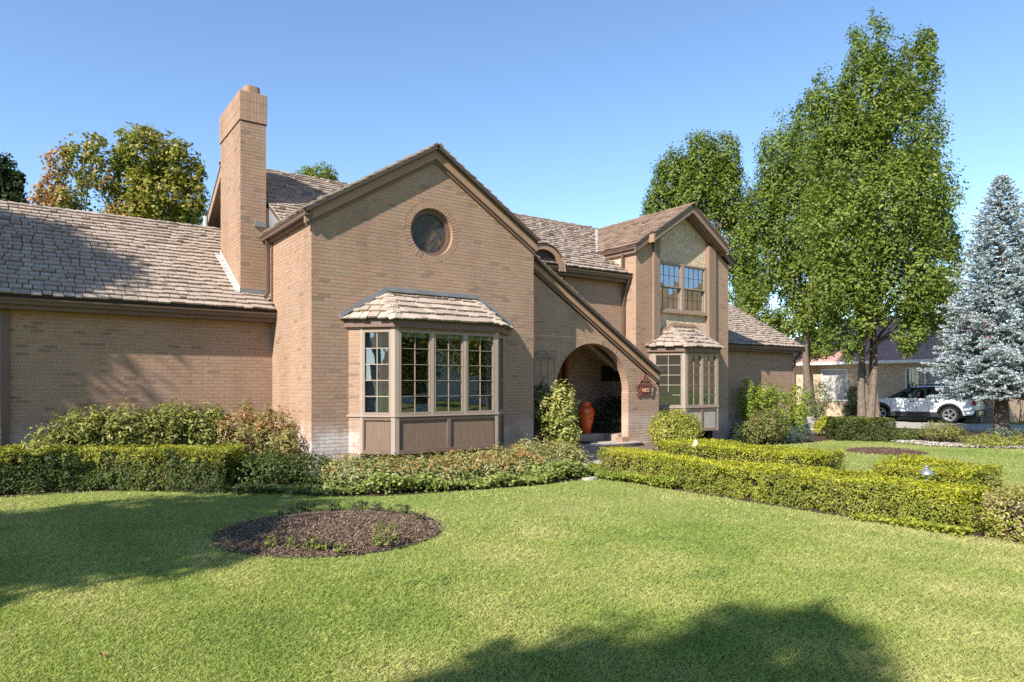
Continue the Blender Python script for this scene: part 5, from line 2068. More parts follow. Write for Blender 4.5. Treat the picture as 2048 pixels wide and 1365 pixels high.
shrub('round_shrub', 'round yellow green ball shrub in front of the tower bay window', [(bx_, by_, 0.62, 0.60, 0.60, 0.46), (bx_, by_, 0.52, 0.52, 0.52, 0.44)], 15000, 0.05, [(0.16, 0.18, 0.028), (0.32, 0.33, 0.055), (0.50, 0.47, 0.11), (0.62, 0.56, 0.2)],
      stems=22, base=(bx_, by_, 0), sub=9, cr=0.15, shell=0.82, core=True, spread=0.1)

# --- right hand bed
ARB = [(0.11, 0.16, 0.02), (0.20, 0.28, 0.03), (0.31, 0.38, 0.045), (0.42, 0.45, 0.08)]
gA = 'bright arborvitae bushes along the right wing'
def at_px(px, D, z=0.0):
    x, y = loc(px, D)
    return (x, y, z)
def px_el(px, py, hw, hh, D, dep=1.0):
    x, y = loc(px, D)
    k = D / FPX
    return (x, y, height(py, D), hw * k, hw * k * dep, hh * k)
shrub('arborvitae', 'narrow bright arborvitae nearest the tower corner', [px_el(1494, 800, 15, 40, 22.6), px_el(1500, 845, 18, 40, 22.6)], 3200, 0.075, ARB, base=at_px(1497, 22.6), sub=12, cr=0.2, group=gA, stems=6)
shrub('arborvitae', 'wide bright arborvitae bush in the middle of the right wing wall', [px_el(1530, 808, 26, 42, 23.2), px_el(1555, 812, 24, 44, 23.4), px_el(1540, 850, 34, 36, 23.2)], 5600, 0.075, ARB, base=at_px(1542, 23.3), sub=12, cr=0.2, group=gA, stems=8)
shrub('arborvitae', 'upright bright arborvitae at the far end of the right wing wall', [px_el(1597, 812, 18, 48, 24.6), px_el(1594, 850, 18, 36, 24.6)], 3400, 0.075, ARB, base=at_px(1596, 24.6), sub=12, cr=0.2, group=gA, stems=6)
shrub('round_shrub', 'rounded bronze green shrub in front of the bright arborvitae', [px_el(1532, 852, 38, 34, 20.0), px_el(1508, 866, 24, 22, 19.8)], 5200, 0.07, [(0.09, 0.11, 0.025), (0.17, 0.18, 0.05), (0.26, 0.25, 0.09)], base=at_px(1530, 20), sub=10, cr=0.18, stems=10, tipcols=[(0.3, 0.2, 0.09), (0.25, 0.22, 0.09)])
shrub('juniper', 'dark bluish juniper right of the rounded bronze shrub', [px_el(1598, 868, 26, 18, 20.8), px_el(1575, 876, 20, 14, 20.4)], 2600, 0.07, [(0.04, 0.065, 0.05), (0.07, 0.10, 0.075), (0.11, 0.14, 0.10)], base=at_px(1596, 20.8), sub=10, cr=0.18, mat='needle', W=0.3)
shrub('juniper', 'dark shaded bush in the corner beside the tower wall', [px_el(1478, 865, 16, 20, 20.5)], 1200, 0.07, [(0.02, 0.035, 0.02), (0.04, 0.06, 0.03)], base=at_px(1478, 20.5), sub=10, cr=0.2, mat='needle', W=0.3)
shrub('golden_shrub', 'small golden yellow shrub at the end of the dark hedge block', [px_el(1652, 848, 20, 14, 23.5), px_el(1640, 856, 14, 10, 23.2)], 1600, 0.08, [(0.30, 0.31, 0.02), (0.45, 0.42, 0.03)], base=at_px(1650, 23.5), sub=10, cr=0.18, stems=6)
jl = ['spreading golden juniper in front of the car wheel', 'low green juniper left of the golden juniper', 'grey green juniper at the spruce foot', 'low yellow juniper at the right edge below the spruce']
for i, (px, py, hw, hh, D) in enumerate(((1885, 862, 42, 16, 21.0), (1815, 868, 30, 10, 21.3), (2010, 868, 34, 13, 20.5), (1990, 882, 55, 11, 19.3))):
    cc = [[(0.10, 0.12, 0.03), (0.2, 0.2, 0.05), (0.3, 0.27, 0.07)], [(0.06, 0.09, 0.025), (0.14, 0.17, 0.04)], [(0.07, 0.09, 0.06), (0.15, 0.18, 0.13)], [(0.14, 0.16, 0.03), (0.26, 0.26, 0.05), (0.33, 0.3, 0.08)]][i]
    shrub('juniper', jl[i], [px_el(px, py, hw, hh, D), px_el(px - hw * 0.5, py + 4, hw * 0.6, hh * 0.8, D - 0.2), px_el(px + hw * 0.5, py + 4, hw * 0.6, hh * 0.8, D)], 3000, 0.075, cc,
          base=at_px(px, D), sub=9, cr=0.17, mat='needle', W=0.3, stems=8)
shrub('low_shrub', 'tawny grass tuft at the far right of the juniper bed', [px_el(2060, 880, 30, 16, 19.5)], 900, 0.12, [(0.22, 0.2, 0.06), (0.34, 0.29, 0.1)], base=at_px(2060, 19.5), sub=9, cr=0.2, W=0.15)


# ================================================================== NEIGHBOUR, CAR, STREET
NU = 32.0
nb = thing('neighbour_house', 'low blond brick neighbour house with maroon roof behind the car', 'house', (NU, 5, 0))
mb = MB()
fr = Fr((NU, 0, 0), (0, 1, 0), (-1, 0, 0))
ops = [(7.72, 9.22, 0.95, 2.62), (4.10, 4.75, 0.25, 2.62), (1.35, 3.85, 0.0, 2.62)]      # v0 v1 z0 z1
ys = sorted({0.9, 14.0, *[o[0] for o in ops], *[o[1] for o in ops]})
for a, b in zip(ys[:-1], ys[1:]):
    o = [q for q in ops if q[0] <= a + 1e-6 and q[1] >= b - 1e-6]
    if o:
        if o[0][2] > 0:
            fr.box(mb, a + .001, b - .001, -0.1, o[0][2], -0.25, 0)
        fr.box(mb, a + .001, b - .001, o[0][3], 2.95, -0.25, 0)
    else:
        fr.box(mb, a, b, -0.1, 2.95, -0.25, 0)
mb.build('wall', 'nbbrick', nb)
mb = MB()
mb.box((NU + 0.26, 0.95, 0), (NU + 9.6, 13.9, 2.9))
mb.build('house_body', 'nbbrick', nb)
mb = MB()
mb.prism([(NU - 0.5, 0.3, 2.98), (NU - 0.5, 14.6, 2.98), (NU + 5, 11.0, 5.7), (NU + 5, 3.6, 5.7)], (0, 0, 0.08))
mb.prism([(NU - 0.5, 14.6, 2.98), (NU + 10.5, 14.6, 2.98), (NU + 5, 11.0, 5.7)], (0, 0, 0.08))
mb.prism([(NU - 0.5, 0.3, 2.98), (NU + 10.5, 0.3, 2.98), (NU + 5, 3.6, 5.7)], (0, 0, 0.08))
mb.prism([(NU + 10.5, 0.3, 2.98), (NU + 10.5, 14.6, 2.98), (NU + 5, 11.0, 5.7), (NU + 5, 3.6, 5.7)], (0, 0, 0.08))
mb.build('roof', 'nbroof', nb)
mb = MB()
mb.box((NU - 0.62, 0.3, 2.86), (NU - 0.5, 14.6, 3.0))
mb.box((NU - 0.5, 0.3, 2.84), (NU - 0.001, 14.6, 2.87))
mb.build('gutter', 'white', nb)
for i, (a, b, z0, z1) in enumerate(ops):
    mb = MB()
    t = 0.06
    fr.box(mb, a, a + t, z0, z1, -0.15, 0.03)
    fr.box(mb, b - t, b, z0, z1, -0.15, 0.03)
    fr.box(mb, a + t, b - t, z1 - t, z1, -0.15, 0.03)
    if z0 > 0.1:
        fr.box(mb, a - 0.04, b + 0.04, z0 - 0.07, z0, -0.15, 0.05)
    w = mb.build(['window', 'side_door', 'garage_door'][i], 'white', nb)
    mb = MB()
    if i == 0:
        fr.box(mb, a + t, b - t, z0, z1 - t, -0.12, -0.08)
        mb.build('shade', 'shade', w)
    elif i == 1:
        fr.box(mb, a + t, b - t, z0, 1.55, -0.12, -0.06)
        mb.build('door_panel', 'white', w)
        mb = MB()
        fr.box(mb, a + t, b - t, 1.55, z1 - t, -0.12, -0.09)
        mb.build('pane', 'carglass', w)
        mb = MB()
        for k in range(1, 3):
            fr.box(mb, a + t, b - t, 1.55 + k * 0.34, 1.575 + k * 0.34, -0.09, -0.07)
            fr.box(mb, a + t + k * 0.18 - 0.01, a + t + k * 0.18 + 0.01, 1.55, z1 - t, -0.09, -0.072)
        mb.build('muntin', 'white', w)
    else:
        for k in range(4):
            mb = MB()
            fr.box(mb, a + t, b - t, z0 + k * 0.64 + 0.006, z0 + (k + 1) * 0.64 - 0.006, -0.14, -0.08)
            mb.build('panel', 'shade', w)
for i, (px, py, hw, hh, D) in enumerate(((1640, 795, 26, 36, 33.5), (1706, 800, 16, 32, 33.8))):
    shrub('foundation_shrub', ['pale green shrub under the shaded window of the neighbour house', 'pale shrub beside the tree trunk at the neighbour wall'][i],
          [px_el(px, py, hw, hh, D, 0.7), px_el(px - 6, py + 22, hw, hh * 0.5, D, 0.7)], 2200, 0.10, [(0.09, 0.12, 0.04), (0.18, 0.2, 0.08), (0.28, 0.28, 0.14)], base=at_px(px, D), sub=9, cr=0.2)
shrub('red_shrub', 'small red leaved shrub at the far right edge behind the spruce trunk', [px_el(2035, 788, 24, 12, 31), px_el(2052, 775, 18, 14, 31)], 1200, 0.09, [(0.25, 0.03, 0.02), (0.4, 0.06, 0.03)], base=at_px(2040, 31), sub=9, cr=0.2)


fx, fy = loc(2100, 60)
far = thing('distant_house', 'pale distant house glimpsed at the right edge under the spruce', 'house', (fx, fy, 0), R(-55))
mb = MB()
mb.box((fx - 9, fy - 3, 0), (fx + 5, fy + 5, 2.9))
mb.build('wall', 'shade', far)
mb = MB()
mb.prism([(fx - 9.5, fy - 3.6, 2.8), (fx - 9.5, fy + 5.6, 2.8), (fx - 9.5, fy + 1, 5.2)], (15, 0, 0))
mb.build('roof', 'nbroof', far)
for o_ in far.children:
    o_.matrix_parent_inverse = Matrix.Translation((-fx, -fy, 0))


def build_car():
    cx_, cy_ = loc(1880, 30.0)
    # nose points away from the street, slightly askew on the driveway
    x0, y0 = 30.34, 3.35
    root = thing('parked_car', 'white sport utility car with black lower trim parked on the neighbour driveway', 'car', (x0, y0, 0.014), R(100))
    inv = None

    def fin(mb, name, mat, parent=root, smooth=False):
        me = mb.mesh(name, smooth)
        o = bpy.data.objects.new(name, me)
        COL.objects.link(o)
        me.materials.append(MAT[mat])
        o.parent = parent
        return o
    hw = 0.98
    arcs = []
    for xc in (1.45, -1.42):
        arcs.append([(xc + 0.46 * math.cos(t), 0.40 + 0.46 * math.sin(t)) for t in np.linspace(-0.1, math.pi + 0.1, 11)])
    outline = [(-2.36, 0.42), (-2.42, 0.55), (-2.42, 0.80), (-2.36, 1.08), (-2.28, 1.13), (1.0, 1.13), (1.35, 1.09), (2.05, 1.0), (2.33, 0.88), (2.40, 0.66), (2.36, 0.42)]
    outline += [p for p in arcs[0]] + [p for p in arcs[1]]
    mb = MB()
    n = len(outline)
    rings = []
    for y, k in ((-hw, 0.965), (-hw + 0.05, 1.0), (hw - 0.05, 1.0), (hw, 0.965)):
        rings.append([(x * (0.5 + 0.5 * k) if abs(x) > 2.2 else x, y * (1 - 0.05 * max(abs(x) - 1.9, 0)), 0.75 + (z - 0.75) * k if z > 0.75 else z) for x, z in outline])
    V = [p for r_ in rings for p in r_]
    F = []
    for i in range(3):
        for j in range(n):
            F.append((i * n + j, i * n + (j + 1) % n, (i + 1) * n + (j + 1) % n, (i + 1) * n + j))
    F.append(tuple(range(n)))
    F.append(tuple(3 * n + j for j in range(n - 1, -1, -1)))
    mb.add(V, F)
    body = fin(mb, 'body', 'carpaint')
    mb = MB()   # cladding
    for s in (-1, 1):
        mb.box((-0.98, s * hw - 0.03, 0.28), (1.0, s * hw + 0.012, 0.50))
        for xc in (1.45, -1.42):
            for t0, t1 in zip(np.linspace(-0.1, math.pi + 0.1, 13)[:-1], np.linspace(-0.1, math.pi + 0.1, 13)[1:]):
                mb.prism([(xc + r_ * math.cos(t), s * hw - 0.02, 0.40 + r_ * math.sin(t)) for r_, t in ((0.44, t0), (0.52, t0), (0.52, t1), (0.44, t1))], (0, 0.035 * s, 0))
    mb.box((-2.44, -0.95, 0.32), (-2.1, 0.95, 0.62))
    mb.box((1.98, -0.95, 0.30), (2.43, 0.95, 0.52))
    mb.box((-2.0, -0.8, 0.24), (2.0, 0.8, 0.44))
    fin(mb, 'lower_cladding', 'blackplastic')
    # cabin: roof, pillars, glass
    bl_ = [(1.12, 1.10), (0.25, 1.60), (-0.6, 1.70), (-1.6, 1.68), (-2.12, 1.58), (-2.33, 1.12)]
    yw = lambda z: 0.93 - (z - 1.1) * 0.32
    mb = MB()
    rp = [(0.30, 1.585), (-0.1, 1.66), (-0.6, 1.70), (-1.6, 1.68), (-2.16, 1.60)]
    V, F = [], []
    for x, z in rp:
        for yy, dz in ((-1, -0.05), (-0.8, 0.03), (0.8, 0.03), (1, -0.05)):
            V.append((x, yy * yw(1.6), z + dz))
    for i in range(len(rp) - 1):
        for k in range(3):
            F.append((i * 4 + k, i * 4 + k + 1, i * 4 + k + 5, i * 4 + k + 4))
    mb.add(V, F)
    V2 = [(v[0], v[1] * 0.97, v[2] - 0.06) for v in V]
    mb.add(V2, [f[::-1] for f in F])
    fin(mb, 'roof', 'carpaint')
    mb = MB()
    def side(x, z, s, e=0.0):
        return np.array((x, s * (yw(z) + e), z))
    for s in (-1, 1):
        mb.beam(side(1.10, 1.11, s), side(0.27, 1.59, s), 0.06, 0.07, (0, s, 0))
        mb.beam(side(-0.10, 1.1, s), side(-0.22, 1.62, s), 0.05, 0.13, (1, 0, 0))
        mb.beam(side(-1.05, 1.1, s), side(-1.15, 1.64, s), 0.05, 0.14, (1, 0, 0))
        mb.beam(side(-1.75, 1.1, s), side(-1.70, 1.62, s), 0.05, 0.10, (1, 0, 0))
        mb.beam(side(0.27, 1.59, s), side(-2.1, 1.60, s), 0.05, 0.06)
        mb.beam(side(1.10, 1.115, s, 0.01), side(-2.2, 1.125, s, 0.01), 0.03, 0.03)
    fin(mb, 'window_surround', 'blackplastic')
    mb = MB()
    for s in (-1, 1):
        mb.prism([side(-1.72, 1.11, s), side(-2.33, 1.13, s), side(-2.14, 1.6, s), side(-1.88, 1.62, s)], (0, 0.03 * -s, 0))
    fin(mb, 'rear_pillar', 'carpaint')
    mb = MB()
    for s in (-1, 1):
        for q in ([(1.02, 1.12), (0.0, 1.12), (-0.12, 1.60), (0.25, 1.58)], [(-0.14, 1.12), (-1.0, 1.12), (-1.1, 1.62), (-0.26, 1.62)], [(-1.1, 1.12), (-1.74, 1.12), (-1.7, 1.6), (-1.2, 1.62)]):
            mb.add([side(x, z, s, -0.01) for x, z in q], [(0, 1, 2, 3)])
    mb.add([(1.1, -0.88, 1.12), (1.1, 0.88, 1.12), (0.3, 0.72, 1.58), (0.3, -0.72, 1.58)], [(0, 1, 2, 3)])
    mb.add([(-2.34, -0.86, 1.15), (-2.34, 0.86, 1.15), (-2.15, 0.72, 1.56), (-2.15, -0.72, 1.56)], [(0, 1, 2, 3)])
    fin(mb, 'window', 'carglass')
    mb = MB()
    for xx in (0.05, -0.9):
        for yy in (-0.42, 0.42):
            mb.box((xx - 0.12, yy - 0.24, 0.6), (xx + 0.02, yy + 0.24, 1.22))
            mb.box((xx - 0.12, yy - 0.12, 1.26), (xx - 0.03, yy + 0.12, 1.45))
    mb.box((-2.2, -0.85, 0.5), (1.2, 0.85, 0.62))
    fin(mb, 'seat', 'blackplastic')
    for s in (-1, 1):
        mb = MB()
        for xx in (0.98, -0.12, -1.02):
            mb.box((xx - 0.006, s * (hw + 0.001) - 0.004, 0.52), (xx + 0.006, s * (hw + 0.001) + 0.002, 1.08))
        fin(mb, 'door_seam', 'blackplastic')
        for xx in (0.08, -0.92):
            mb = MB()
            mb.box((xx - 0.11, s * (hw + 0.012) - 0.012, 0.955), (xx + 0.11, s * (hw + 0.012) + 0.012, 0.99))
            fin(mb, 'door_handle', 'blackplastic')
        mb = MB()
        mb.beam((0.86, s * 0.95, 1.13), (0.86, s * 1.12, 1.18), 0.05, 0.05)
        mb.box((0.78, min(s * 1.04, s * 1.2), 1.12), (0.9, max(s * 1.04, s * 1.2), 1.26))
        fin(mb, 'wing_mirror', 'blackplastic')
        mb = MB()
        mb.beam((0.0, s * 0.64, 1.74), (-1.9, s * 0.64, 1.73), 0.035, 0.035)
        for xx in (0.0, -0.95, -1.9):
            mb.box((xx - 0.03, s * 0.64 - 0.015, 1.66), (xx + 0.03, s * 0.64 + 0.015, 1.725))
        fin(mb, 'roof_rail', 'blackplastic')
        mb = MB()
        mb.box((-2.425, min(s * 0.66, s * 0.965), 0.82), (-2.28, max(s * 0.66, s * 0.965), 1.06))
        fin(mb, 'tail_light', 'redlamp')
    mb = MB()
    mb.box((-2.46, -0.55, 0.40), (-2.40, 0.55, 0.56))
    mb.box((-2.44, -0.6, 0.90), (-2.415, 0.6, 0.96))
    fin(mb, 'rear_trim', 'chrome')
    for xc in (1.45, -1.42):
        for s in (-1, 1):
            w = MB()
            w.lathe((xc, s * 0.84, 0.385), [(0.27, -0.12), (0.36, -0.12), (0.385, -0.09), (0.385, 0.09), (0.36, 0.12), (0.27, 0.12), (0.265, 0.0)], 28, 'y')
            wh = fin(w, 'wheel', 'rubber')
            w = MB()
            w.lathe((xc, s * 0.84, 0.385), [(0.272, s * 0.118), (0.245, s * 0.118), (0.235, s * 0.05), (0.2, s * 0.03)], 28, 'y', False)
            for k in range(5):
                for dt in (-0.16, 0.16):
                    a = 2 * math.pi * k / 5
                    w.beam((xc + 0.05 * math.cos(a), s * 0.945, 0.385 + 0.05 * math.sin(a)), (xc + 0.255 * math.cos(a + dt), s * 0.955, 0.385 + 0.255 * math.sin(a + dt)), 0.026, 0.03, (0, 1, 0))
            w.lathe((xc, s * 0.945, 0.385), [(0.055, -0.02), (0.06, 0.0), (0.05, 0.02)], 14, 'y')
            r_ = fin(w, 'rim', 'alloy', wh)
            w = MB()
            w.lathe((xc, s * 0.80, 0.385), [(0.23, -0.01), (0.23, 0.01)], 20, 'y')
            fin(w, 'brake_disc', 'blackplastic', wh)
    return root


build_car()

# path lamp between the hedges
lx, ly = loc(1853, 9.9)
lamp = thing('path_lamp', 'small bell shaped metal path lamp behind the yellow hedge top', 'lamp', (lx, ly, 0))
mb = MB()
mb.tube([(lx, ly, 0), (lx, ly, 0.45)], 0.012, 8)
mb.build('stem', 'lampmetal', lamp)
mb = MB()
mb.lathe((lx, ly, 0.425), [(0.098, 0.0), (0.097, 0.012), (0.075, 0.05), (0.04, 0.078), (0.026, 0.085), (0.026, 0.10), (0.034, 0.106), (0.026, 0.125), (0.008, 0.132)], 24)
mb.build('lamp_shade', 'lampmetal', lamp, smooth=True)
lx, ly = loc(1391, 14.3)
lamp = thing('path_lamp', 'little white path lamp beside the round ball shrub', 'lamp', (lx, ly, 0))
mb = MB()
mb.tube([(lx, ly, 0), (lx, ly, 0.46)], 0.012, 8)
mb.build('stem', 'lampmetal', lamp)
mb = MB()
mb.lathe((lx, ly, 0.45), [(0.085, 0.0), (0.08, 0.015), (0.05, 0.06), (0.02, 0.12), (0.01, 0.13)], 18)
mb.build('lamp_shade', 'white', lamp, smooth=True)
# flat stepping stone at the bed corner
mb = MB()
st = [(4.25 + 0.17 * math.cos(t) * random.uniform(0.85, 1.1), -2.58 + 0.11 * math.sin(t) * random.uniform(0.85, 1.1), 0.0) for t in np.linspace(0, 2 * math.pi, 11, endpoint=False)]
mb.prism(st, (0, 0, 0.045))
tag(mb.build('stepping_stone', 'concrete'), 'pale flat stone at the bed corner near the porch steps', 'stone')
mb = MB()
rx, ry = loc(1636, 25)
for k in range(1):
    mb.lathe((rx, ry, 0), [(0.55, 0), (0.6, 0.12), (0.45, 0.3), (0.2, 0.36)], 9)
tag(mb.build('rock', 'rock'), 'grey rock lying on the grass left of the golden shrub', 'rock')


# ================================================================== MULCH BEDS
def mulch_bed(name, label, cx_, cy_, r, nchip, rot=0):
    n = 64
    ringp = [(cx_ + r * math.cos(2 * math.pi * k / n) * (1 + 0.012 * math.sin(5 * 2 * math.pi * k / n)), cy_ + r * math.sin(2 * math.pi * k / n)) for k in range(n)]
    V = [(cx_, cy_, 0.06)] + [(cx_ + (x - cx_) * 0.7, cy_ + (y - cy_) * 0.7, 0.05) for x, y in ringp] + [(x, y, 0.004) for x, y in ringp]
    F = [(0, 1 + k, 1 + (k + 1) % n) for k in range(n)] + [(1 + k, 1 + n + k, 1 + n + (k + 1) % n, 1 + (k + 1) % n) for k in range(n)]
    mb = MB()
    mb.add(V, F)
    o = mb.build(name, 'mulch')
    o['kind'] = 'structure'
    a, q = rng.uniform(0, 2 * math.pi, nchip), np.sqrt(rng.random(nchip)) * r * 0.99
    stray = rng.random(nchip) < 0.02
    q = np.where(stray, r * (1 + rng.exponential(0.035, nchip)), q)
    P = np.stack([cx_ + q * np.cos(a), cy_ + q * np.sin(a), 0.008 + 0.052 * np.clip((1 - q / r) / 0.3, 0, 1) + rng.random(nchip) * 0.012 + stray * 0.02], 1)
    N = unit(np.array([0, 0, 1]) + rng.normal(0, 0.55, (nchip, 3)))
    C = palette(rng.random(nchip), [(0.075, 0.05, 0.036), (0.14, 0.09, 0.063), (0.20, 0.135, 0.095), (0.32, 0.235, 0.175)]) * rng.uniform(0.7, 1.2, (nchip, 1))
    V = leaf_quads(P, N, 0.042, 0.011, 0.05)
    ch = quads('mulch_chips', V, C, 'chip', o, 'stuff')
    return ringp


MX, MY = loc(664, 8.02)
mulch_bed('mulch_bed', '', MX, MY, 1.27, 24000)
M2X, M2Y = loc(1771, 17.7)
mulch_bed('mulch_bed', '', M2X, M2Y, 0.95, 1800)
# black edging round the near bed
mb = MB()
for k in range(48):
    t0, t1 = 2 * math.pi * k / 48, 2 * math.pi * (k + 1) / 48
    mb.prism([(MX + r_ * math.cos(t), MY + r_ * math.sin(t), 0.0) for r_, t in ((1.27, t0), (1.29, t0), (1.29, t1), (1.27, t1))], (0, 0, 0.02))
tag(mb.build('bed_edging', 'blackplastic'), 'thin black edging ring around the near mulch bed', 'edging')
# little plants in the near bed: front row bright, back row dark
SEED = [(0.14, 0.19, 0.04), (0.25, 0.28, 0.06), (0.34, 0.33, 0.10)]
sp = [(545, 1094, 13, 15, 'small seedling at the left end of the front row in the mulch bed'), (582, 1093, 12, 17, 'upright small seedling second from left in the front row'),
      (622, 1097, 16, 14, 'spreading seedling in the middle of the front row'), (645, 1100, 14, 11, 'faint seedling just right of the spreading one'),
      (685, 1104, 17, 9, 'flat sparse seedling at the right end of the front row'), (771, 1082, 29, 24, 'largest bright bushy plant on the right side of the mulch bed')]
for px, py, hw, hh, lab in sp:
    D = CAM[2] * FPX / (py + hh * 0.6 - YHP)
    x, y = loc(px, D)
    k = D / FPX
    shrub('seedling', lab, [(x, y, hh * k * 1.0 + 0.02, hw * k, hw * k * 0.8, hh * k * 1.0)], int(130 * (hw / 13) ** 1.6), 0.03, SEED, base=(x, y, 0.03), stems=7, sub=5, cr=0.11, W=0.55, cat='plant', group='young plants in the mulch bed', spread=0.03)
lb2 = ['dark low plant at the left of the back row of the mulch bed', 'dark bushy plant second in the back row', 'dark bushy plant in the middle of the back row', 'bright plant in the back row right of centre',
       'thin plant in the back row near the right', 'thin green plant at the right end of the back row', 'creeping plant on the right rim of the mulch bed']
for i, (px, py, hw, hh) in enumerate(((577, 1030, 20, 8), (612, 1020, 24, 13), (672, 1020, 20, 12), (712, 1018, 22, 11), (752, 1020, 14, 9), (797, 1026, 24, 10), (838, 1040, 12, 8))):
    D = CAM[2] * FPX / (py + hh * 0.7 - YHP)
    x, y = loc(px, D)
    k = D / FPX
    shrub('seedling', lb2[i], [(x, y, hh * k + 0.02, hw * k, hw * k * 0.6, hh * k)], int(260 * (hw / 18)), 0.034, [(0.05, 0.08, 0.03), (0.10, 0.14, 0.05), (0.2, 0.24, 0.08)], base=(x, y, 0.02), stems=5, sub=7, cr=0.12, cat='plant', group='young plants in the mulch bed', spread=0.04)

tw = MB()
for i in range(26):
    x0, y0 = loc(random.uniform(1628, 1690), 12.9)
    tw.tube([(x0, y0, 0.0), (x0 + random.uniform(-.1, .1), y0 + random.uniform(-.1, .1), 0.25), (x0 + random.uniform(-.25, .25), y0 + random.uniform(-.25, .25), random.uniform(0.38, 0.55))], [0.011, 0.008, 0.003], 5)
tag(tw.build('bare_shrub', MAT['bark_light']), 'bare pale twigs of a dead shrub at the near end of the walkway hedge', 'shrub')
# pale gravel strip between the right lawn and the junipers
def gravel(name, poly, n):
    poly = np.asarray(poly, float)
    lo, hi = poly.min(0), poly.max(0)
    X, Y = rng.uniform(lo[0], hi[0], n * 3), rng.uniform(lo[1], hi[1], n * 3)
    k = in_poly(X, Y, poly)
    X, Y = X[k][:n], Y[k][:n]
    P = np.stack([X, Y, 0.02 + 0.02 * rng.random(len(X))], 1)
    N = unit(np.array([0, 0, 1]) + rng.normal(0, 0.6, (len(X), 3)))
    C = palette(rng.random(len(X)), [(0.25, 0.22, 0.18), (0.40, 0.36, 0.30), (0.52, 0.48, 0.41)])
    o = quads(name, leaf_quads(P, N, 0.06, 0.05, 0.1), C, 'gravel', None, 'stuff')
    return o
gr_o = gravel('gravel', [(17.35, -1.6), (18.6, -1.2), (17.9, -2.6), (18.4, -3.8), (19.4, -5.2), (18.2, -5.1), (17.1, -3.9), (16.7, -2.8)], 5000)

# ================================================================== GRASS BLADES
LAWN_L = [(-12, 1.3), (-9.0, 1.42)] + BED_FRONT[1:-1] + [(4.5, -12), (-12, -12)]
LAWN_R = [(8.85, -1.15), (12.7, 0.2), (14.5, -0.4), (16.55, -0.15), (17.25, -1.6), (16.7, -2.8), (17.1, -4.0), (18.2, -5.2), (24, -12), (8.7, -12), (8.75, -8)]


def grass(n_pts, dmin, dmax, w, hgt, power):
    D = dmin * (dmax / dmin) ** (rng.random(n_pts) ** power)
    hx = (2048 / 2 + 260) / FPX
    Xc = rng.uniform(-hx, hx, n_pts) * D
    X = CAM[0] + cX[0] * Xc + cY[0] * D
    Y = CAM[1] + cX[1] * Xc + cY[1] * D
    k = in_poly(X, Y, LAWN_L) | in_poly(X, Y, LAWN_R)
    ang = np.arctan2(Y - MY, X - MX)
    k &= (X - MX) ** 2 + (Y - MY) ** 2 > (1.265 + 0.02 * np.sin(7 * ang + 1) + rng.normal(0, 0.015, len(X))) ** 2
    k &= (X - M2X) ** 2 + (Y - M2Y) ** 2 > 0.95 ** 2
    X, Y, D = X[k], Y[k], D[k]
    m = len(X)
    P = np.stack([X, Y, np.zeros(m)], 1)
    big = vnoise(P, 0.45, 2)
    mid = vnoise(P, 1.6, 9)
    fine = vnoise(P, 6.0, 14)
    # mower stripes run along the facade direction
    stripe = 0.5 + 0.5 * np.sin((P[:, 0] + 0.12 * P[:, 1] + 0.25 * mid) * 2 * math.pi / 1.1)
    dry = np.clip(0.5 + (big - 0.5) * 0.65 + (mid - 0.5) * 0.4 + (fine - 0.5) * 0.2 + 0.22 * (stripe - 0.5), 0, 1)
    tuft = np.zeros(m)
    for px, py, rx, s in ((1420, 1152, 0.33, 1), (1350, 1140, 0.2, 1), (1655, 1205, 0.14, 1), (865, 1165, 0.25, 1), (1180, 1090, 0.3, 0.7), (770, 1150, 0.3, 0.6), (1210, 1085, 0.2, 0.7), (1480, 1100, 0.25, 0.6)):
        DD = CAM[2] * FPX / (py - YHP)
        tx, ty_ = loc(px, DD)
        tuft = np.maximum(tuft, s * np.exp(-(((X - tx) / rx) ** 2 + ((Y - ty_) / (rx * 0.6)) ** 2)) * (0.35 + 0.9 * fine))
    h = hgt * rng.uniform(0.55, 1.25, m) * (1 + 0.9 * tuft) * (0.85 + 0.4 * mid)
    lean = rng.normal(0, 0.55, (m, 2)) + np.array([0.10, -0.05])
    tip = P + np.stack([lean[:, 0] * h, lean[:, 1] * h, h], 1)
    midp = P + np.stack([lean[:, 0] * h * 0.3, lean[:, 1] * h * 0.3, h * 0.6], 1)
    a = rng.uniform(0, 2 * math.pi, m)
    ww = w * rng.uniform(0.7, 1.3, m) * np.maximum(D / 6, 1) ** 0.6
    B = np.stack([np.cos(a), np.sin(a), np.zeros(m)], 1) * ww[:, None]
    V = np.empty((m, 4, 3))
    V[:, 0] = P - B
    V[:, 1] = P + B
    V[:, 2] = midp + B * 0.75
    V[:, 3] = tip
    C = palette(dry + rng.normal(0, 0.06, m), [(0.205, 0.285, 0.062), (0.29, 0.365, 0.088), (0.37, 0.42, 0.118), (0.45, 0.462, 0.158), (0.54, 0.51, 0.215)])
    gd = (tuft > 0.35) & (rng.random(m) < 0.6)
    C[gd] = palette(rng.random(gd.sum()), [(0.18, 0.275, 0.07), (0.27, 0.36, 0.10)])
    straw = rng.random(m) < 0.03
    C[straw] = palette(rng.random(straw.sum()), [(0.32, 0.27, 0.14), (0.42, 0.36, 0.2)])
    return V, C * rng.uniform(0.82, 1.15, (m, 1))


G = [grass(510000, 3.1, 8.5, 0.0015, 0.027, 0.9), grass(150000, 7.8, 24.0, 0.0028, 0.033, 0.85)]
go = quads('grass', np.concatenate([g[0] for g in G]), np.concatenate([g[1] for g in G]), 'grass', None, 'stuff')
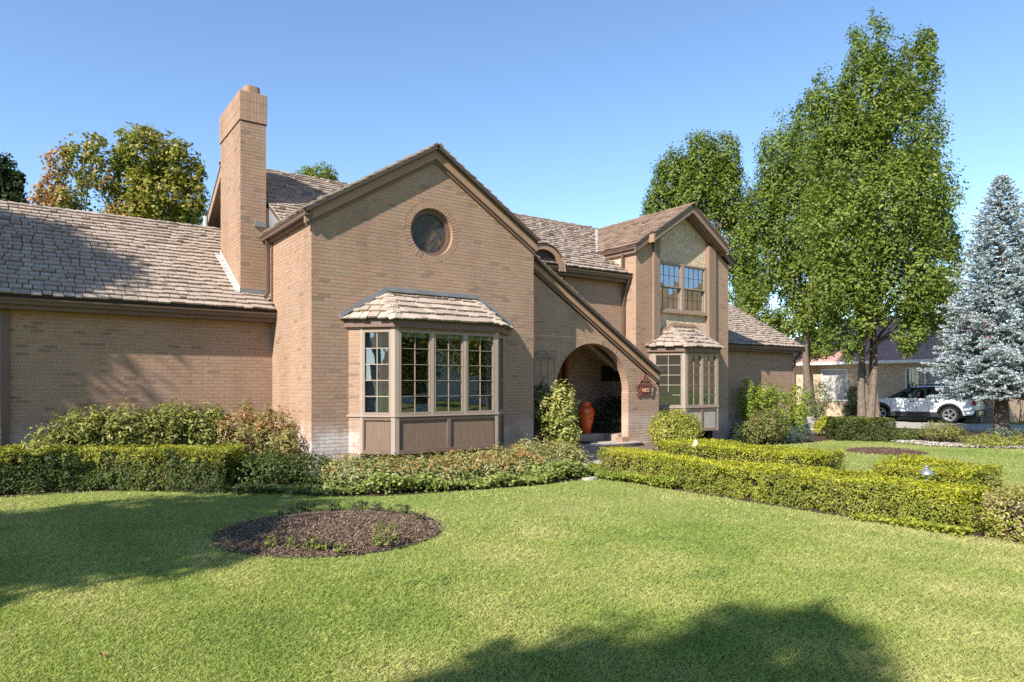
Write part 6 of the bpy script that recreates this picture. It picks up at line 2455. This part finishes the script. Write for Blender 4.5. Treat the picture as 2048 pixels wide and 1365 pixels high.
# a few fallen leaves
lf = [(205, 1322, 'small rust brown leaf lying alone on the lower left lawn'), (352, 1098, 'pale fallen leaf on the shaded lawn left of the mulch bed'), (522, 1107, 'curled tan leaf on the front rim of the mulch bed')]
for i, (px, py, lab) in enumerate(lf):
    D = CAM[2] * FPX / (py - YHP)
    x, y = loc(px, D)
    mb = MB()
    mb.col = ((0.22, 0.10, 0.05), (0.42, 0.33, 0.2), (0.42, 0.22, 0.12))[i]
    q = [(0.0, -0.05, 0.0), (0.035, -0.02, 0.018), (0.03, 0.03, 0.012), (0.0, 0.055, 0.004), (-0.03, 0.03, 0.015), (-0.034, -0.02, 0.02)]
    mb.add([(x + a * 0.6, y + b * 0.6, 0.035 + c) for a, b, c in q] + [(x, y, 0.035)], [(6, k, (k + 1) % 6) for k in range(6)])
    tag(mb.build('fallen_leaf', 'fallen'), lab, 'leaf', 'fallen leaves on the lawn')

# ================================================================== BEYOND THE FRAME: what throws the shade and shows in the glass
tree('shade_tree', 'tall tree left of the picture throwing shade on the left roof and wall', (-12.2, -0.6, 0),
     [(-12, 0.9, 10.1, 1.2, 1.7, 1.5), (-12.1, 0.35, 8.5, 1.1, 1.1, 1.0), (-11.8, 2.0, 10.4, 0.9, 1.0, 1.0)],
     17000, 0.19, GREEN, 0.24, 4.0, limbs=50, sub=26, cr=0.5)
tree('shade_tree', 'spreading street tree throwing dappled shade on the left lawn', (-12.5, -6.2, 0),
     [(-12, -5.2, 7.2, 1.2, 1.8, 1.15), (-12, -6.9, 7.2, 1.1, 1.3, 1.1), (-12, -4.6, 6.4, 1.0, 1.3, 0.8), (-11.9, -5.6, 8.4, 1.0, 1.1, 0.7)],
     12000, 0.19, GREEN, 0.24, 3.6, limbs=50, sub=24, cr=0.45)
tree('shade_tree', 'street tree behind the viewpoint throwing the shadow at the lower right', (-12.2, -13.6, 0),
     [(-12, -12.45, 7.7, 0.9, 0.7, 0.75), (-12, -13.0, 8.6, 0.9, 0.8, 0.85), (-12, -13.5, 9.55, 0.7, 0.5, 0.75), (-12, -14.1, 8.5, 0.8, 0.75, 0.85), (-12, -12.2, 8.45, 0.3, 0.3, 0.22), (-12, -14.7, 9.1, 0.4, 0.35, 0.3)],
     9500, 0.15, GREEN, 0.22, 4.0, limbs=30, sub=20, cr=0.34)
for i, (x, y, h, cols) in enumerate(((10, -18, 7.0, AUT), (16.5, -21, 8.0, AUT), (33, -27, 8.5, AUT), (13, -31, 9, GREEN))):
    tree('street_tree', ['golden maple across the street mirrored in the bay window', 'rounder golden street tree mirrored in the bay window', 'far golden street tree mirrored in the tower bay', 'far green street tree mirrored in the bay window'][i],
         (x, y, 0), [(x, y, h * 0.62, h * 0.28, h * 0.28, h * 0.34), (x + 1, y - 0.5, h * 0.5, h * 0.2, h * 0.2, h * 0.22), (x - 1.1, y + 0.4, h * 0.5, h * 0.2, h * 0.2, h * 0.22)], 6000, 0.22, cols, 0.2, h * 0.3, limbs=30, sub=18, cr=0.5)
oh = thing('opposite_house', 'pale gabled house across the street mirrored in the bay window', 'house', (24, -42, 0))
mb = MB()
mb.box((18, -46, 0), (31, -38, 3.0))
mb.prism([(18, -38, 3.0), (31, -38, 3.0), (24.5, -38, 6.6)], (0, -8, 0))
mb.build('wall', 'white', oh)
mb = MB()
mb.prism([(17.4, -37.4, 2.75), (24.5, -37.4, 6.65), (24.5, -46.4, 6.65), (17.4, -46.4, 2.75)], (0, 0, 0.2))
mb.prism([(31.6, -37.4, 2.75), (24.5, -37.4, 6.65), (24.5, -46.4, 6.65), (31.6, -46.4, 2.75)], (0, 0, 0.2))
mb.build('roof', 'deck', oh)
mb = MB()
mb.box((20, -37.96, 0.9), (22.5, -37.9, 2.3))
mb.box((26.5, -37.96, 0.9), (29, -37.9, 2.3))
mb.build('window', 'carglass', oh)
# dry foothills behind the viewpoint and a far belt of trees
def hills():
    V, F = [], []
    n, m = 80, 8
    for i in range(n + 1):
        a = R(6) + R(150) * i / n          # direction clockwise from +X towards -Y
        for j in range(m + 1):
            f = j / m
            d = 900 + 1100 * f
            p = np.array([[math.cos(a) * d, -math.sin(a) * d, 0]])
            hh = f ** 1.2 * (125 + 180 * vnoise(p, 0.0016, 1)[0] + 60 * vnoise(p, 0.006, 2)[0])
            V.append((p[0, 0], p[0, 1], hh - 4))
    for i in range(n):
        for j in range(m):
            k = i * (m + 1) + j
            F.append((k, k + 1, k + m + 2, k + m + 1))
    mb = MB()
    mb.add(V, F)
    return mb.build('hills', M_plain('dry_hillside', (0.34, 0.24, 0.14), (0.22, 0.17, 0.09), 0.01, 0.95, 0.1), kind='structure', smooth=True)
hills()
def tree_belt(n=16000):
    D = rng.uniform(62, 90, n)
    px = rng.uniform(-300, 2400, n)
    Xc = (px - CXP) / FPX * D
    X, Y = CAM[0] + cX[0] * Xc + cY[0] * D, CAM[1] + cX[1] * Xc + cY[1] * D
    P = np.stack([X, Y, np.zeros(n)], 1)
    top = 2.5 + 4.0 * vnoise(P, 0.11, 6) + 1.2 * vnoise(P, 0.5, 8)
    P[:, 2] = top * rng.random(n) ** 0.6
    N = unit(rng.normal(size=(n, 3)) + np.array([-0.3, -0.5, 0.8]))
    C = palette(vnoise(P, 0.3, 3), GREEN) * rng.uniform(0.7, 1.2, (n, 1))
    o = quads('treeline', leaf_quads(P, N, 0.9, 0.6), C, 'leaf', None, 'stuff')
tree_belt()

# ------------------------------------------------------------------ pieces last: bricks and shakes
finish_bricks(300)
finish_shakes(300)
